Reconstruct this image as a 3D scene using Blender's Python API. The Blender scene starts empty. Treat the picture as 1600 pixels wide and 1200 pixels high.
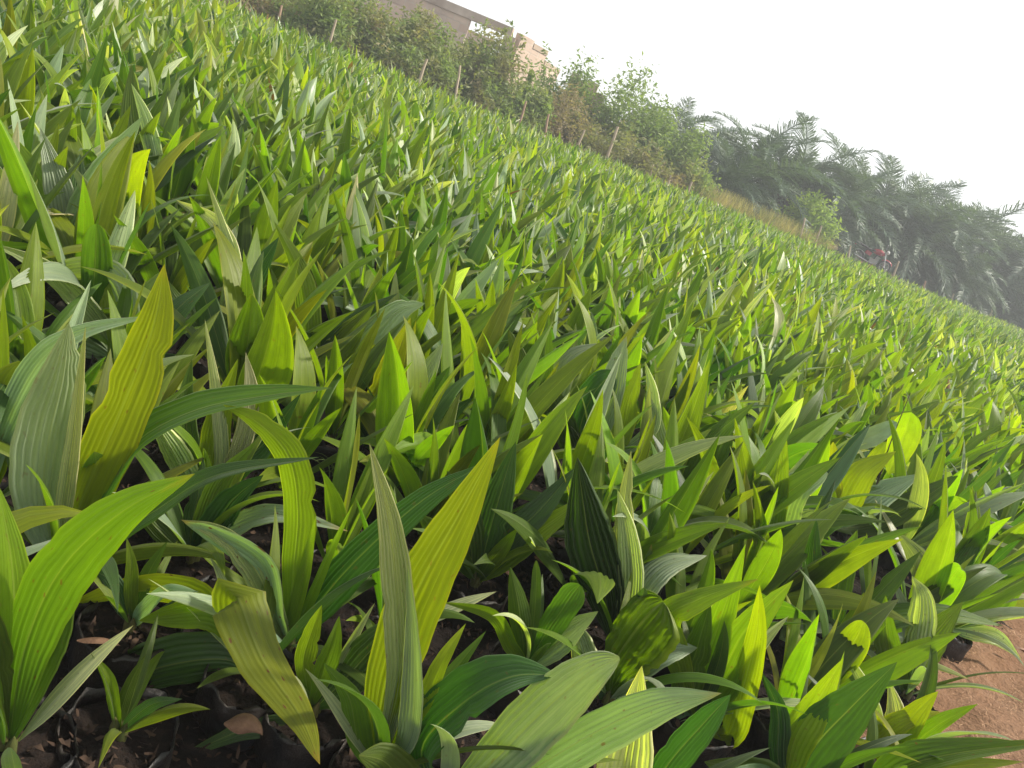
import bpy, bmesh, math, random
import numpy as np
from mathutils import Vector, Matrix

sc = bpy.context.scene
COL = sc.collection
RAD = math.radians
rng = np.random.default_rng(7)
random.seed(7)

# ------------------------------------------------------------------ camera
F_PX = 1200.0                       # focal length in pixels of a 1600 px wide frame
PITCH, ROLL, EYE = RAD(18.8), RAD(22.5), 1.15
cam_d = bpy.data.cameras.new("camera")
cam = bpy.data.objects.new("camera", cam_d)
COL.objects.link(cam)
cam_d.sensor_width = 36.0
cam_d.lens = 36.0 * F_PX / 1600.0
cam_d.clip_start = 0.02
cam_d.clip_end = 3000.0
V_F = Vector((0, math.cos(PITCH), -math.sin(PITCH)))
V_R = Vector((1, 0, 0))
V_U = Vector((0, math.sin(PITCH), math.cos(PITCH)))
C_X = V_R * math.cos(ROLL) + V_U * math.sin(ROLL)
C_Y = -V_R * math.sin(ROLL) + V_U * math.cos(ROLL)
C_Z = -V_F
m3 = Matrix((C_X, C_Y, C_Z)).transposed()
cam.matrix_world = Matrix.Translation((0, 0, EYE)) @ m3.to_4x4()
sc.camera = cam

# ------------------------------------------------------------------ sky, sun, exposure
SUN_AZ, SUN_EL = RAD(74), RAD(50)     # azimuth measured from +Y towards +X
world = bpy.data.worlds.new("World")
sc.world = world
world.use_nodes = True
wn = world.node_tree
for n in list(wn.nodes):
    wn.nodes.remove(n)
w_out = wn.nodes.new("ShaderNodeOutputWorld")
w_bg = wn.nodes.new("ShaderNodeBackground")
w_sky = wn.nodes.new("ShaderNodeTexSky")
w_hsv = wn.nodes.new("ShaderNodeHueSaturation")
w_sky.sky_type = 'NISHITA'
w_sky.sun_disc = False
w_sky.sun_elevation = SUN_EL
w_sky.sun_rotation = SUN_AZ
w_sky.air_density = 1.0
w_sky.dust_density = 1.0
w_sky.ozone_density = 1.0
w_hsv.inputs["Saturation"].default_value = 0.15
w_bg.inputs["Strength"].default_value = 0.15
wn.links.new(w_sky.outputs[0], w_hsv.inputs["Color"])
wn.links.new(w_hsv.outputs[0], w_bg.inputs["Color"])
wn.links.new(w_bg.outputs[0], w_out.inputs["Surface"])

sun_d = bpy.data.lights.new("sun", 'SUN')
sun = bpy.data.objects.new("sun", sun_d)
COL.objects.link(sun)
sun_d.energy = 3.7
sun_d.angle = RAD(5)
sun_d.color = (1.0, 0.93, 0.80)
sdir = Vector((math.sin(SUN_AZ) * math.cos(SUN_EL), math.cos(SUN_AZ) * math.cos(SUN_EL), math.sin(SUN_EL)))
sun.rotation_euler = sdir.to_track_quat('Z', 'Y').to_euler()

vs = sc.view_settings
vs.view_transform = 'Standard'
vs.look = 'None'
vs.gamma = 1.0
vs.use_curve_mapping = False
vs.exposure = 0.78
cy = sc.cycles
cy.use_denoising = True
cy.max_bounces = 8
cy.diffuse_bounces = 3
cy.glossy_bounces = 2
cy.transmission_bounces = 5
cy.volume_bounces = 0
cy.transparent_max_bounces = 8
cy.sample_clamp_indirect = 6.0
sc.render.film_transparent = False

# ------------------------------------------------------------------ pixel -> place helpers
def ray(px, py):
    return (C_X * ((px - 800) / F_PX) + C_Y * ((600 - py) / F_PX) + V_F)

def on_z(px, py, z):
    d = ray(px, py)
    return Vector((0, 0, EYE)) + d * ((z - EYE) / d.z)

def on_y(px, py, y):
    d = ray(px, py)
    return Vector((0, 0, EYE)) + d * (y / d.y)

SLX, SLY = -0.0232, 0.00857           # the field tilts gently down to the right
def gz(x, y):
    return SLX * np.clip(x, -60, 60) + SLY * np.clip(y, -10, 80)

def edge_y(x):
    """The field's far edge, running away to the right."""
    return 22.0 + 0.85 * x

def on_bed(px, py, h):
    d = ray(px, py)
    t = (h - EYE) / (d.z - SLX * d.x - SLY * d.y)
    return Vector((0, 0, EYE)) + d * t

def edge_at(px, py, off=0.0):
    """Forward distance at which a pixel's direction passes OFF metres beyond the field's edge."""
    d = ray(px, py)
    return (22.0 + off) / (1 - 0.85 * d.x / d.y)

def project(P):
    P = np.asarray(P, float) - np.array((0, 0, EYE))
    zc = P @ np.array(V_F)
    zc_s = np.where(zc > 0.05, zc, 0.05)
    return 800 + F_PX * (P @ np.array(C_X)) / zc_s, 600 - F_PX * (P @ np.array(C_Y)) / zc_s, zc

# ------------------------------------------------------------------ object helpers
def put(name, data, parent=None, mat=None):
    o = bpy.data.objects.new(name, data)
    COL.objects.link(o)
    if parent is not None:
        o.parent = parent
    if mat is not None and data is not None:
        data.materials.append(mat)
    return o

def tag(o, label=None, cat=None, group=None, kind=None):
    if label: o["label"] = label
    if cat: o["category"] = cat
    if group: o["group"] = group
    if kind: o["kind"] = kind
    return o

def thing(name, loc, label, cat, group=None, rz=0.0, scale=1.0):
    o = put(name, None)
    o.empty_display_size = 0.05
    o.location = loc
    o.rotation_euler = (0, 0, rz)
    o.scale = (scale,) * 3
    return tag(o, label, cat, group)

def copy_tree(root):
    r = root.copy()
    COL.objects.link(r)
    for ch in root.children:
        c = ch.copy()
        COL.objects.link(c)
        c.parent = r
        for g in ch.children:
            d = g.copy()
            COL.objects.link(d)
            d.parent = c
    return r

def mesh_np(name, V, Fq, uv=None, col=None, par=None, mat_idx=None, smooth=True):
    """V (n,3); Fq list of (m,k) int arrays; uv per vertex (n,2); col, par per vertex (n,4)."""
    me = bpy.data.meshes.new(name)
    V = np.ascontiguousarray(V, dtype=np.float32)
    if not isinstance(Fq, (list, tuple)):
        Fq = [Fq]
    loops = np.concatenate([f.ravel() for f in Fq]).astype(np.int32)
    counts = np.concatenate([np.full(len(f), f.shape[1], np.int32) for f in Fq])
    starts = np.concatenate([[0], np.cumsum(counts)[:-1]]).astype(np.int32)
    me.vertices.add(len(V)); me.vertices.foreach_set("co", V.ravel())
    me.loops.add(len(loops)); me.loops.foreach_set("vertex_index", loops)
    me.polygons.add(len(counts))
    me.polygons.foreach_set("loop_start", starts)
    me.polygons.foreach_set("loop_total", counts)
    if smooth is not None:
        me.polygons.foreach_set("use_smooth", np.full(len(counts), bool(smooth)))
    if mat_idx is not None:
        me.polygons.foreach_set("material_index", mat_idx.astype(np.int32))
    if uv is not None:
        l = me.uv_layers.new(name="UVMap")
        l.data.foreach_set("uv", np.ascontiguousarray(uv[loops], dtype=np.float32).ravel())
    for nm, a in (("Col", col), ("Par", par)):
        if a is not None:
            at = me.color_attributes.new(nm, 'FLOAT_COLOR', 'POINT')
            at.data.foreach_set("color", np.ascontiguousarray(a, dtype=np.float32).ravel())
    me.update()
    me.validate()
    return me

class MB:
    """Collects boxes, tubes and surfaces into one mesh."""
    def __init__(s):
        s.v, s.f, s.n = [], {}, 0
    def add(s, V, F):
        V = np.asarray(V, float).reshape(-1, 3); F = np.asarray(F, int)
        s.v.append(V); s.f.setdefault(F.shape[1], []).append(F + s.n); s.n += len(V)
    def box(s, c, size, rot=None, taper=1.0):
        h = np.array(size) / 2
        V = np.array([[x, y, z] for z in (-1, 1) for y in (-1, 1) for x in (-1, 1)], float) * h
        V[4:, :2] *= taper
        if rot is not None:
            V = V @ np.array(rot).T
        s.add(V + np.array(c), [[0, 2, 3, 1], [4, 5, 7, 6], [0, 1, 5, 4], [2, 6, 7, 3], [0, 4, 6, 2], [1, 3, 7, 5]])
    def tube(s, pts, rad, n=8, cap=True):
        pts = np.asarray(pts, float); m = len(pts)
        rad = np.broadcast_to(np.asarray(rad, float), (m,))
        T = np.gradient(pts, axis=0); T /= np.linalg.norm(T, axis=1)[:, None] + 1e-12
        up = np.array((0, 0, 1.0)) if abs(T[0][2]) < .9 else np.array((1.0, 0, 0))
        a = np.linspace(0, 2 * np.pi, n, endpoint=False)
        V = []
        for i in range(m):
            A = np.cross(T[i], up); A /= np.linalg.norm(A) + 1e-12
            B = np.cross(T[i], A); up = np.cross(A, T[i])
            V.append(pts[i] + rad[i] * (np.cos(a)[:, None] * A + np.sin(a)[:, None] * B))
        i = np.arange(m - 1)[:, None] * n; j = np.arange(n)[None]; k = (j + 1) % n
        F = np.stack([i + j, i + k, i + n + k, i + n + j], -1).reshape(-1, 4)
        s.add(np.concatenate(V), F)
        if cap:
            for r in (0, m - 1):
                s.add(np.concatenate([V[r], [pts[r]]]), [[q, (q + 1) % n, n] for q in range(n)])
    def torus(s, c, R, r, axis='y', n=24, k=8):
        a = np.linspace(0, 2 * np.pi, n, endpoint=False); b = np.linspace(0, 2 * np.pi, k, endpoint=False)
        A, B = np.meshgrid(a, b, indexing='ij')
        x = (R + r * np.cos(B)) * np.cos(A); z = (R + r * np.cos(B)) * np.sin(A); y = r * np.sin(B)
        V = np.stack([x, y, z], -1).reshape(-1, 3) + np.array(c)
        i = np.arange(n)[:, None]; j = np.arange(k)[None]
        F = np.stack(np.broadcast_arrays(i * k + j, ((i + 1) % n) * k + j, ((i + 1) % n) * k + (j + 1) % k, i * k + (j + 1) % k), -1).reshape(-1, 4)
        s.add(V, F)
    def ball(s, c, r, n=12, k=8):
        a = np.linspace(0, 2 * np.pi, n, endpoint=False); b = np.linspace(0.02, np.pi - 0.02, k)
        A, B = np.meshgrid(a, b, indexing='ij')
        V = np.stack([np.sin(B) * np.cos(A), np.sin(B) * np.sin(A), np.cos(B)], -1) * np.array(r)
        i = np.arange(n)[:, None]; j = np.arange(k - 1)[None]
        F = np.stack(np.broadcast_arrays(i * k + j, i * k + j + 1, ((i + 1) % n) * k + j + 1, ((i + 1) % n) * k + j), -1).reshape(-1, 4)
        s.add(V.reshape(-1, 3) + np.array(c), F)
    def mesh(s, name, smooth=False):
        V = np.concatenate(s.v)
        return mesh_np(name, V, [np.concatenate(f) for f in s.f.values()], smooth=smooth)
    def build(s, name, mat, parent=None, smooth=False):
        return put(name, s.mesh(name, smooth), parent, mat)

# ------------------------------------------------------------------ materials
def new_mat(name):
    m = bpy.data.materials.new(name)
    m.use_nodes = True
    nt = m.node_tree
    for n in list(nt.nodes):
        nt.nodes.remove(n)
    out = nt.nodes.new("ShaderNodeOutputMaterial")
    return m, nt, out

def N(nt, kind, **kw):
    n = nt.nodes.new(kind)
    for k, v in kw.items():
        if k in n.inputs:
            n.inputs[k].default_value = v
        else:
            setattr(n, k, v)
    return n

def math_(nt, op, a, b=None, c=None, clamp=False):
    n = nt.nodes.new("ShaderNodeMath"); n.operation = op; n.use_clamp = clamp
    for i, x in enumerate((a, b, c)):
        if x is None: continue
        if hasattr(x, "is_linked"): nt.links.new(x, n.inputs[i])
        else: n.inputs[i].default_value = x
    return n.outputs[0]

def mix_(nt, fac, a, b, blend='MIX'):
    n = nt.nodes.new("ShaderNodeMix"); n.data_type = 'RGBA'; n.blend_type = blend
    for s, x in ((n.inputs[0], fac), (n.inputs[6], a), (n.inputs[7], b)):
        if hasattr(x, "is_linked"): nt.links.new(x, s)
        elif isinstance(x, (int, float)): s.default_value = x
        else: s.default_value = (*x[:3], 1)
    return n.outputs[2]

def rough_mat(name, c1, c2, scale=8.0, rough=0.85, bump=0.3, detail=6.0, c3=None, scale2=1.0, dist=0.02, metal=0.0, spec=0.3, stretch=None):
    m, nt, out = new_mat(name)
    tc = N(nt, "ShaderNodeTexCoord")
    src = tc.outputs["Object"]
    if stretch:
        mp = N(nt, "ShaderNodeMapping"); mp.inputs["Scale"].default_value = stretch
        nt.links.new(src, mp.inputs[0]); src = mp.outputs[0]
    nz = N(nt, "ShaderNodeTexNoise", Scale=scale, Detail=detail, Roughness=0.65)
    nt.links.new(src, nz.inputs["Vector"])
    f = math_(nt, 'MULTIPLY_ADD', nz.outputs[0], 2.2, -0.6, clamp=True)
    col = mix_(nt, f, c1, c2)
    if c3 is not None:
        n2 = N(nt, "ShaderNodeTexNoise", Scale=scale2, Detail=3.0)
        nt.links.new(src, n2.inputs["Vector"])
        col = mix_(nt, math_(nt, 'MULTIPLY_ADD', n2.outputs[0], 3.0, -1.1, clamp=True), col, c3)
    b = N(nt, "ShaderNodeBsdfPrincipled", Roughness=rough, Metallic=metal)
    b.inputs["Specular IOR Level"].default_value = spec
    nt.links.new(col, b.inputs["Base Color"])
    bp = N(nt, "ShaderNodeBump", Strength=bump, Distance=dist)
    nt.links.new(nz.outputs[0], bp.inputs["Height"])
    nt.links.new(bp.outputs[0], b.inputs["Normal"])
    nt.links.new(b.outputs[0], out.inputs["Surface"])
    return m

def leaf_mat(name, pleats=7.0, jitter=0.12, bump=0.4):
    """Seedling leaf. Col = base colour; Par = (translucency, stripes, withered tip, wax)."""
    m, nt, out = new_mat(name)
    L = nt.links.new
    ca = N(nt, "ShaderNodeAttribute", attribute_name="Col")
    pa = N(nt, "ShaderNodeAttribute", attribute_name="Par")
    sp = N(nt, "ShaderNodeSeparateColor"); L(pa.outputs["Color"], sp.inputs[0])
    tr, st, age, wax = sp.outputs[0], sp.outputs[1], sp.outputs[2], pa.outputs["Alpha"]
    uv = N(nt, "ShaderNodeUVMap", uv_map="UVMap")
    xy = N(nt, "ShaderNodeSeparateXYZ"); L(uv.outputs[0], xy.inputs[0])
    u, v = xy.outputs[0], xy.outputs[1]
    oi = N(nt, "ShaderNodeObjectInfo")
    geo = N(nt, "ShaderNodeNewGeometry")
    # veins along the blade; shade of the pleat valleys is coloured into the stripes
    cmb = N(nt, "ShaderNodeCombineXYZ")
    L(math_(nt, 'MULTIPLY', u, 46.0), cmb.inputs[0]); L(math_(nt, 'MULTIPLY', v, 1.3), cmb.inputs[1])
    L(math_(nt, 'MULTIPLY', oi.outputs["Random"], 37.0), cmb.inputs[2])
    streak = N(nt, "ShaderNodeTexNoise", Scale=1.0, Detail=4.0, Roughness=0.7); L(cmb.outputs[0], streak.inputs["Vector"])
    cm2 = N(nt, "ShaderNodeCombineXYZ")
    L(math_(nt, 'MULTIPLY', u, 5.0), cm2.inputs[0]); L(math_(nt, 'MULTIPLY', v, 5.0), cm2.inputs[1])
    L(math_(nt, 'MULTIPLY', oi.outputs["Random"], 91.0), cm2.inputs[2])
    blot = N(nt, "ShaderNodeTexNoise", Scale=1.3, Detail=4.0, Roughness=0.6); L(cm2.outputs[0], blot.inputs["Vector"])
    cm5 = N(nt, "ShaderNodeCombineXYZ")
    L(math_(nt, 'MULTIPLY', u, pleats * 2.6), cm5.inputs[0]); L(math_(nt, 'MULTIPLY', v, 0.8), cm5.inputs[1])
    L(math_(nt, 'MULTIPLY', oi.outputs["Random"], 23.0), cm5.inputs[2])
    rib = N(nt, "ShaderNodeTexNoise", Scale=1.0, Detail=1.0); L(cm5.outputs[0], rib.inputs["Vector"])
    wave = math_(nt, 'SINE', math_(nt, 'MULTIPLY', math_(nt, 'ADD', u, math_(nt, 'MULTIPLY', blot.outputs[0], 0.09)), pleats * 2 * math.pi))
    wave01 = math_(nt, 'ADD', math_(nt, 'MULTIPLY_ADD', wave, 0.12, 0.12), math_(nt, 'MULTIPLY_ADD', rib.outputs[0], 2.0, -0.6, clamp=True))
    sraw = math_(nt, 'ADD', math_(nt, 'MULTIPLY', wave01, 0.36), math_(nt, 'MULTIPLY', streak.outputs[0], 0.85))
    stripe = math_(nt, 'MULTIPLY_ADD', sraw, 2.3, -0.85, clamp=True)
    base = ca.outputs["Color"]
    hs = N(nt, "ShaderNodeHueSaturation")
    L(base, hs.inputs["Color"])
    L(math_(nt, 'MULTIPLY_ADD', oi.outputs["Random"], jitter * 0.25, 0.5 - jitter * 0.125), hs.inputs["Hue"])
    L(math_(nt, 'ADD', math_(nt, 'MULTIPLY_ADD', oi.outputs["Random"], jitter * 2.5, 0.68 - jitter * 1.25), math_(nt, 'MULTIPLY', blot.outputs[0], 0.6)), hs.inputs["Value"])
    base = hs.outputs[0]
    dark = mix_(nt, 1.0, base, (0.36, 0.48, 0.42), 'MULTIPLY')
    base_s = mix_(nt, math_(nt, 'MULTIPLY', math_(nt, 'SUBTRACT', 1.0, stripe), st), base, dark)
    # the blade turns yellower towards its tip and margins, in drifts
    gv = math_(nt, 'MULTIPLY_ADD', math_(nt, 'ADD', v, math_(nt, 'MULTIPLY', blot.outputs[0], 0.8)), 0.85, -0.5, clamp=True)
    base_s = mix_(nt, math_(nt, 'MULTIPLY', gv, 0.65), base_s, mix_(nt, 1.0, base_s, (1.42, 1.22, 0.8), 'MULTIPLY'))
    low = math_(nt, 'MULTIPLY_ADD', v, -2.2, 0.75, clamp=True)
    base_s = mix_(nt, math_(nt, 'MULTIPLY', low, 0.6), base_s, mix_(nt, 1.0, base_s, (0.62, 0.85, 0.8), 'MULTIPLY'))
    edge = math_(nt, 'MULTIPLY_ADD', math_(nt, 'ABSOLUTE', math_(nt, 'SUBTRACT', u, 0.5)), 16.0, -7.1, clamp=True)
    base_s = mix_(nt, math_(nt, 'MULTIPLY', edge, 0.55), base_s, mix_(nt, 1.0, base_s, (1.9, 1.5, 1.3), 'MULTIPLY'))
    # pale midrib
    mid = math_(nt, 'ABSOLUTE', math_(nt, 'SUBTRACT', u, 0.5))
    midf = math_(nt, 'MULTIPLY', math_(nt, 'LESS_THAN', mid, 0.014), 0.35)
    base_s = mix_(nt, midf, base_s, (0.30, 0.34, 0.10))
    # withered tips, brown spots, yellowed margins
    tipf = math_(nt, 'MULTIPLY', math_(nt, 'MULTIPLY_ADD', math_(nt, 'ADD', v, math_(nt, 'MULTIPLY', blot.outputs[0], 0.30)), 9.0, -9.6, clamp=True), math_(nt, 'MULTIPLY', age, 0.85))
    base_s = mix_(nt, tipf, base_s, (0.46, 0.27, 0.03))
    tip2 = math_(nt, 'MULTIPLY', math_(nt, 'MULTIPLY_ADD', math_(nt, 'ADD', v, math_(nt, 'MULTIPLY', blot.outputs[0], 0.2)), 20.0, -21.8, clamp=True), age)
    base_s = mix_(nt, tip2, base_s, (0.12, 0.05, 0.025))
    cm3 = N(nt, "ShaderNodeCombineXYZ")
    L(math_(nt, 'MULTIPLY', u, 9.0), cm3.inputs[0]); L(math_(nt, 'MULTIPLY', v, 26.0), cm3.inputs[1])
    L(math_(nt, 'MULTIPLY', oi.outputs["Random"], 53.0), cm3.inputs[2])
    spot = N(nt, "ShaderNodeTexNoise", Scale=1.0, Detail=1.0); L(cm3.outputs[0], spot.inputs["Vector"])
    spf = math_(nt, 'MULTIPLY', math_(nt, 'MULTIPLY_ADD', spot.outputs[0], 16.0, -11.2, clamp=True), math_(nt, 'MULTIPLY_ADD', age, 0.7, 0.3))
    base_s = mix_(nt, spf, base_s, (0.16, 0.065, 0.02))
    # surface
    b = N(nt, "ShaderNodeBsdfPrincipled")
    L(base_s, b.inputs["Base Color"])
    L(math_(nt, 'MULTIPLY_ADD', wax, -0.10, 0.46), b.inputs["Roughness"])
    L(math_(nt, 'MULTIPLY_ADD', wax, 0.48, 0.26), b.inputs["Specular IOR Level"])
    L(math_(nt, 'MULTIPLY_ADD', wax, 0.22, 0.02), b.inputs["Sheen Weight"]); b.inputs["Sheen Roughness"].default_value = 0.45
    hgt = math_(nt, 'ADD', math_(nt, 'MULTIPLY', math_(nt, 'MULTIPLY', wave01, st), 0.55), math_(nt, 'MULTIPLY', streak.outputs[0], 1.1))
    bp = N(nt, "ShaderNodeBump", Strength=bump, Distance=0.0025); L(hgt, bp.inputs["Height"])
    L(bp.outputs[0], b.inputs["Normal"])
    tl = N(nt, "ShaderNodeBsdfTranslucent")
    tcol = mix_(nt, 1.0, base_s, (1.75, 2.0, 0.30), 'MULTIPLY')
    L(tcol, tl.inputs["Color"])
    L(bp.outputs[0], tl.inputs["Normal"])
    mx = N(nt, "ShaderNodeMixShader")
    L(tr, mx.inputs[0]); L(b.outputs[0], mx.inputs[1]); L(tl.outputs[0], mx.inputs[2])
    L(mx.outputs[0], out.inputs["Surface"])
    return m

def foliage_mat(name, c1, c2, c3, trans=0.42, rough=0.55):
    """Leaves of shrubs and palms: colour varies by leaf (random per island) and by clump."""
    m, nt, out = new_mat(name)
    L = nt.links.new
    geo = N(nt, "ShaderNodeNewGeometry")
    tc = N(nt, "ShaderNodeTexCoord")
    nz = N(nt, "ShaderNodeTexNoise", Scale=1.6, Detail=3.0); L(tc.outputs["Object"], nz.inputs["Vector"])
    col = mix_(nt, geo.outputs["Random Per Island"], c1, c2)
    col = mix_(nt, math_(nt, 'MULTIPLY_ADD', nz.outputs[0], 4.0, -1.7, clamp=True), col, c3)
    b = N(nt, "ShaderNodeBsdfPrincipled", Roughness=rough)
    b.inputs["Specular IOR Level"].default_value = 0.3
    L(col, b.inputs["Base Color"])
    tl = N(nt, "ShaderNodeBsdfTranslucent"); L(mix_(nt, 1.0, col, (1.4, 1.5, 0.6), 'MULTIPLY'), tl.inputs["Color"])
    mx = N(nt, "ShaderNodeMixShader"); mx.inputs[0].default_value = trans
    L(b.outputs[0], mx.inputs[1]); L(tl.outputs[0], mx.inputs[2]); L(mx.outputs[0], out.inputs["Surface"])
    return m

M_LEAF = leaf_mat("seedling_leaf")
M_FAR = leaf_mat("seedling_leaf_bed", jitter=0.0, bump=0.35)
M_STEM = rough_mat("leaf_sheath", (0.06, 0.085, 0.02), (0.11, 0.085, 0.03), 60, 0.6, 0.3, stretch=(1, 1, .15))
M_BAG = rough_mat("black_polythene", (0.005, 0.005, 0.0055), (0.014, 0.0135, 0.013), 30, 0.42, 0.6, dist=0.012, spec=0.5, c3=(0.028, 0.019, 0.014), scale2=14)
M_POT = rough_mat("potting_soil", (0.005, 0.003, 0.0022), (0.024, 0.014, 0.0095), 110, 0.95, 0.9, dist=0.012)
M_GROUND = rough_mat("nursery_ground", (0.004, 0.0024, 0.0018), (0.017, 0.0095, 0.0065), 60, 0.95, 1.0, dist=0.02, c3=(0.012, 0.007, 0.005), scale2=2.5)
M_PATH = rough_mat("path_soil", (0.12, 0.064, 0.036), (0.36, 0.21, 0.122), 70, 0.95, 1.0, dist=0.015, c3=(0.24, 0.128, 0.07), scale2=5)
M_CHIP = rough_mat("chips", (0.008, 0.005, 0.0035), (0.085, 0.05, 0.032), 45, 0.9, 0.3)
M_FIBRE = rough_mat("fibre", (0.30, 0.17, 0.09), (0.55, 0.36, 0.22), 25, 0.9, 0.1)
M_DRY = rough_mat("dry_leaf", (0.07, 0.034, 0.022), (0.27, 0.155, 0.095), 30, 0.75, 0.4, stretch=(1, 1, 1))
M_WEED = rough_mat("weed_blade", (0.10, 0.17, 0.04), (0.24, 0.28, 0.10), 18, 0.7, 0.1)
M_WOOD = rough_mat("weathered_wood", (0.34, 0.26, 0.18), (0.56, 0.45, 0.33), 22, 0.85, 0.5, stretch=(1, 1, .12))
M_WOODR = rough_mat("red_brown_wood", (0.30, 0.19, 0.13), (0.44, 0.29, 0.20), 22, 0.85, 0.5, stretch=(1, 1, .12))
M_BARK = rough_mat("bark", (0.06, 0.045, 0.03), (0.16, 0.12, 0.085), 24, 0.9, 0.6)

# ------------------------------------------------------------------ leaf geometry (vectorised)
TYPES = {   # base colour, (translucency, stripes, withered tip, wax)
    'Y': ((0.27, 0.33, 0.008), (0.52, 0.40, 0.30, 0.35)),
    'O': ((0.18, 0.22, 0.010), (0.52, 0.42, 0.30, 0.35)),
    'B': ((0.150, 0.230, 0.010), (0.52, 0.42, 0.12, 0.40)),
    'M': ((0.085, 0.155, 0.012), (0.48, 0.50, 0.05, 0.45)),
    'D': ((0.042, 0.102, 0.015), (0.40, 0.55, 0.02, 0.60)),
    'G': ((0.250, 0.335, 0.215), (0.32, 0.45, 0.05, 1.00)),  # sky's silvery reflection put into the grey-green wax colour
    'P': ((0.460, 0.510, 0.290), (0.40, 0.95, 0.15, 0.70)),
    'W': ((0.480, 0.480, 0.330), (0.38, 0.80, 0.30, 0.70)),
    'R': ((0.230, 0.115, 0.060), (0.20, 0.60, 1.00, 0.10)),
}
def profile(t, blunt=0.0, p=0.78, petiole=0.16):
    w = np.sin(np.pi * np.clip(t, 0, 1) ** p) ** 0.92
    w = np.maximum(w, petiole * np.clip(1.25 - 2.2 * t, 0, 1))
    if blunt:
        wb = np.sin(np.pi * 0.5 * np.clip(t * 1.9, 0, 1)) * (1 - np.clip((t - .80) / .2, 0, 1) ** 2.5 * .8)
        w = (1 - blunt) * w + blunt * wb
    return w

def blade(spine, side, nrm, W, nu, prof, fold=0.22, pleat=0.0, npl=6, wav=0.0, ph=0.0, pvar=1.0):
    """spine, side, nrm: (...,nt,3); W (...); prof (nt,) -> verts (...,nt,nu,3)."""
    nt = spine.shape[-2]
    u = np.linspace(-1, 1, nu)
    half = (W[..., None] * prof / 2)                                     # (...,nt)
    fold = np.asarray(fold, float)
    lift = np.abs(u) * fold[..., None, None] + pleat * pvar * np.cos(np.pi * npl * (u + 1)) if fold.ndim else np.abs(u) * fold + pleat * pvar * np.cos(np.pi * npl * (u + 1))
    t = np.linspace(0, 1, nt)
    rip = wav * np.sin(t * 9.0 + ph)[..., :, None] * u                    # (...,nt,nu)
    return (spine[..., None, :] + side[..., None, :] * (half[..., None] * u)[..., None]
            + nrm[..., None, :] * (half[..., None] * (lift + rip))[..., None])

def grid_faces(n_leaf, nt, nu):
    i = np.arange(nt - 1)[:, None] * nu + np.arange(nu - 1)[None]
    q = np.stack([i, i + 1, i + 1 + nu, i + nu], -1).reshape(-1, 4)
    return (np.arange(n_leaf)[:, None, None] * (nt * nu) + q[None]).reshape(-1, 4)

def grid_uv(n_leaf, nt, nu):
    v, u = np.meshgrid(np.linspace(0, 1, nt), np.linspace(0, 1, nu), indexing='ij')
    return np.tile(np.stack([u, v], -1).reshape(-1, 2), (n_leaf, 1))

def batch_leaves(base, az, el, bend, L, W, tw, nt, nu, pleat=0.0, fold=0.22, az_drift=None, prof=None):
    """Many leaves at once -> verts (n,nt,nu,3)."""
    n = len(base); t = np.linspace(0, 1, nt)
    e = el[:, None] - bend[:, None] * t[None] ** 1.6
    a = az[:, None] + (0 if az_drift is None else az_drift[:, None] * t[None])
    T = np.stack([np.cos(e) * np.cos(a), np.cos(e) * np.sin(a), np.sin(e)], -1)
    ds = L / (nt - 1)
    mids = (T[:, 1:] + T[:, :-1]) / 2
    sp = np.concatenate([np.zeros((n, 1, 3)), np.cumsum(mids, 1)], 1) * ds[:, None, None] + base[:, None, :]
    S0 = np.stack([-np.sin(a), np.cos(a), np.zeros_like(a)], -1)
    N0 = np.cross(T, S0)
    r = tw[:, None] * (0.35 + 0.65 * t[None])
    S = S0 * np.cos(r)[..., None] + N0 * np.sin(r)[..., None]
    Nn = N0 * np.cos(r)[..., None] - S0 * np.sin(r)[..., None]
    pf = profile(t) if prof is None else prof
    return blade(sp, S, -Nn, W, nu, pf, fold=fold, pleat=pleat, wav=0.08, ph=rng.uniform(0, 6, n)[:, None])

def leaf_attrs(types, nv):
    """Per-vertex Col and Par for leaves of the given type letters, with per-leaf variation."""
    n = len(types)
    c = np.array([TYPES[t][0] for t in types]); p = np.array([TYPES[t][1] for t in types])
    c = c * rng.uniform(0.84, 1.18, (n, 1)) * rng.uniform(0.95, 1.05, (n, 3))
    p = p.copy(); p[:, 2] *= rng.choice([0.0, 0.4, 1.6], n, p=[.4, .4, .2]); p = np.clip(p, 0, 1)
    c4 = np.concatenate([c, np.ones((n, 1))], 1)
    return np.repeat(c4, nv, 0), np.repeat(p, nv, 0)

def catmull(P, n):
    P = np.asarray(P, float)
    if len(P) == 2:
        return P[0] + (P[1] - P[0]) * np.linspace(0, 1, n)[:, None]
    A = np.concatenate([[2 * P[0] - P[1]], P, [2 * P[-1] - P[-2]]])
    out = []
    seg = len(P) - 1
    for s in np.linspace(0, seg - 1e-9, n):
        i = int(s); f = s - i
        p0, p1, p2, p3 = A[i:i + 4]
        out.append(.5 * (2 * p1 + (p2 - p0) * f + (2 * p0 - 5 * p1 + 4 * p2 - p3) * f * f + (3 * p1 - p0 - 3 * p2 + p3) * f ** 3))
    return np.array(out)

# ------------------------------------------------------------------ ground
BAG_Z = 0.15
def in_path(x, y, off=0.0):
    """Signed distance past the bed's edge, positive on the bare path."""
    return ((x - 1.29) * 1.16 - (y - 1.68) * 0.96) / 1.506 - off

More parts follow.
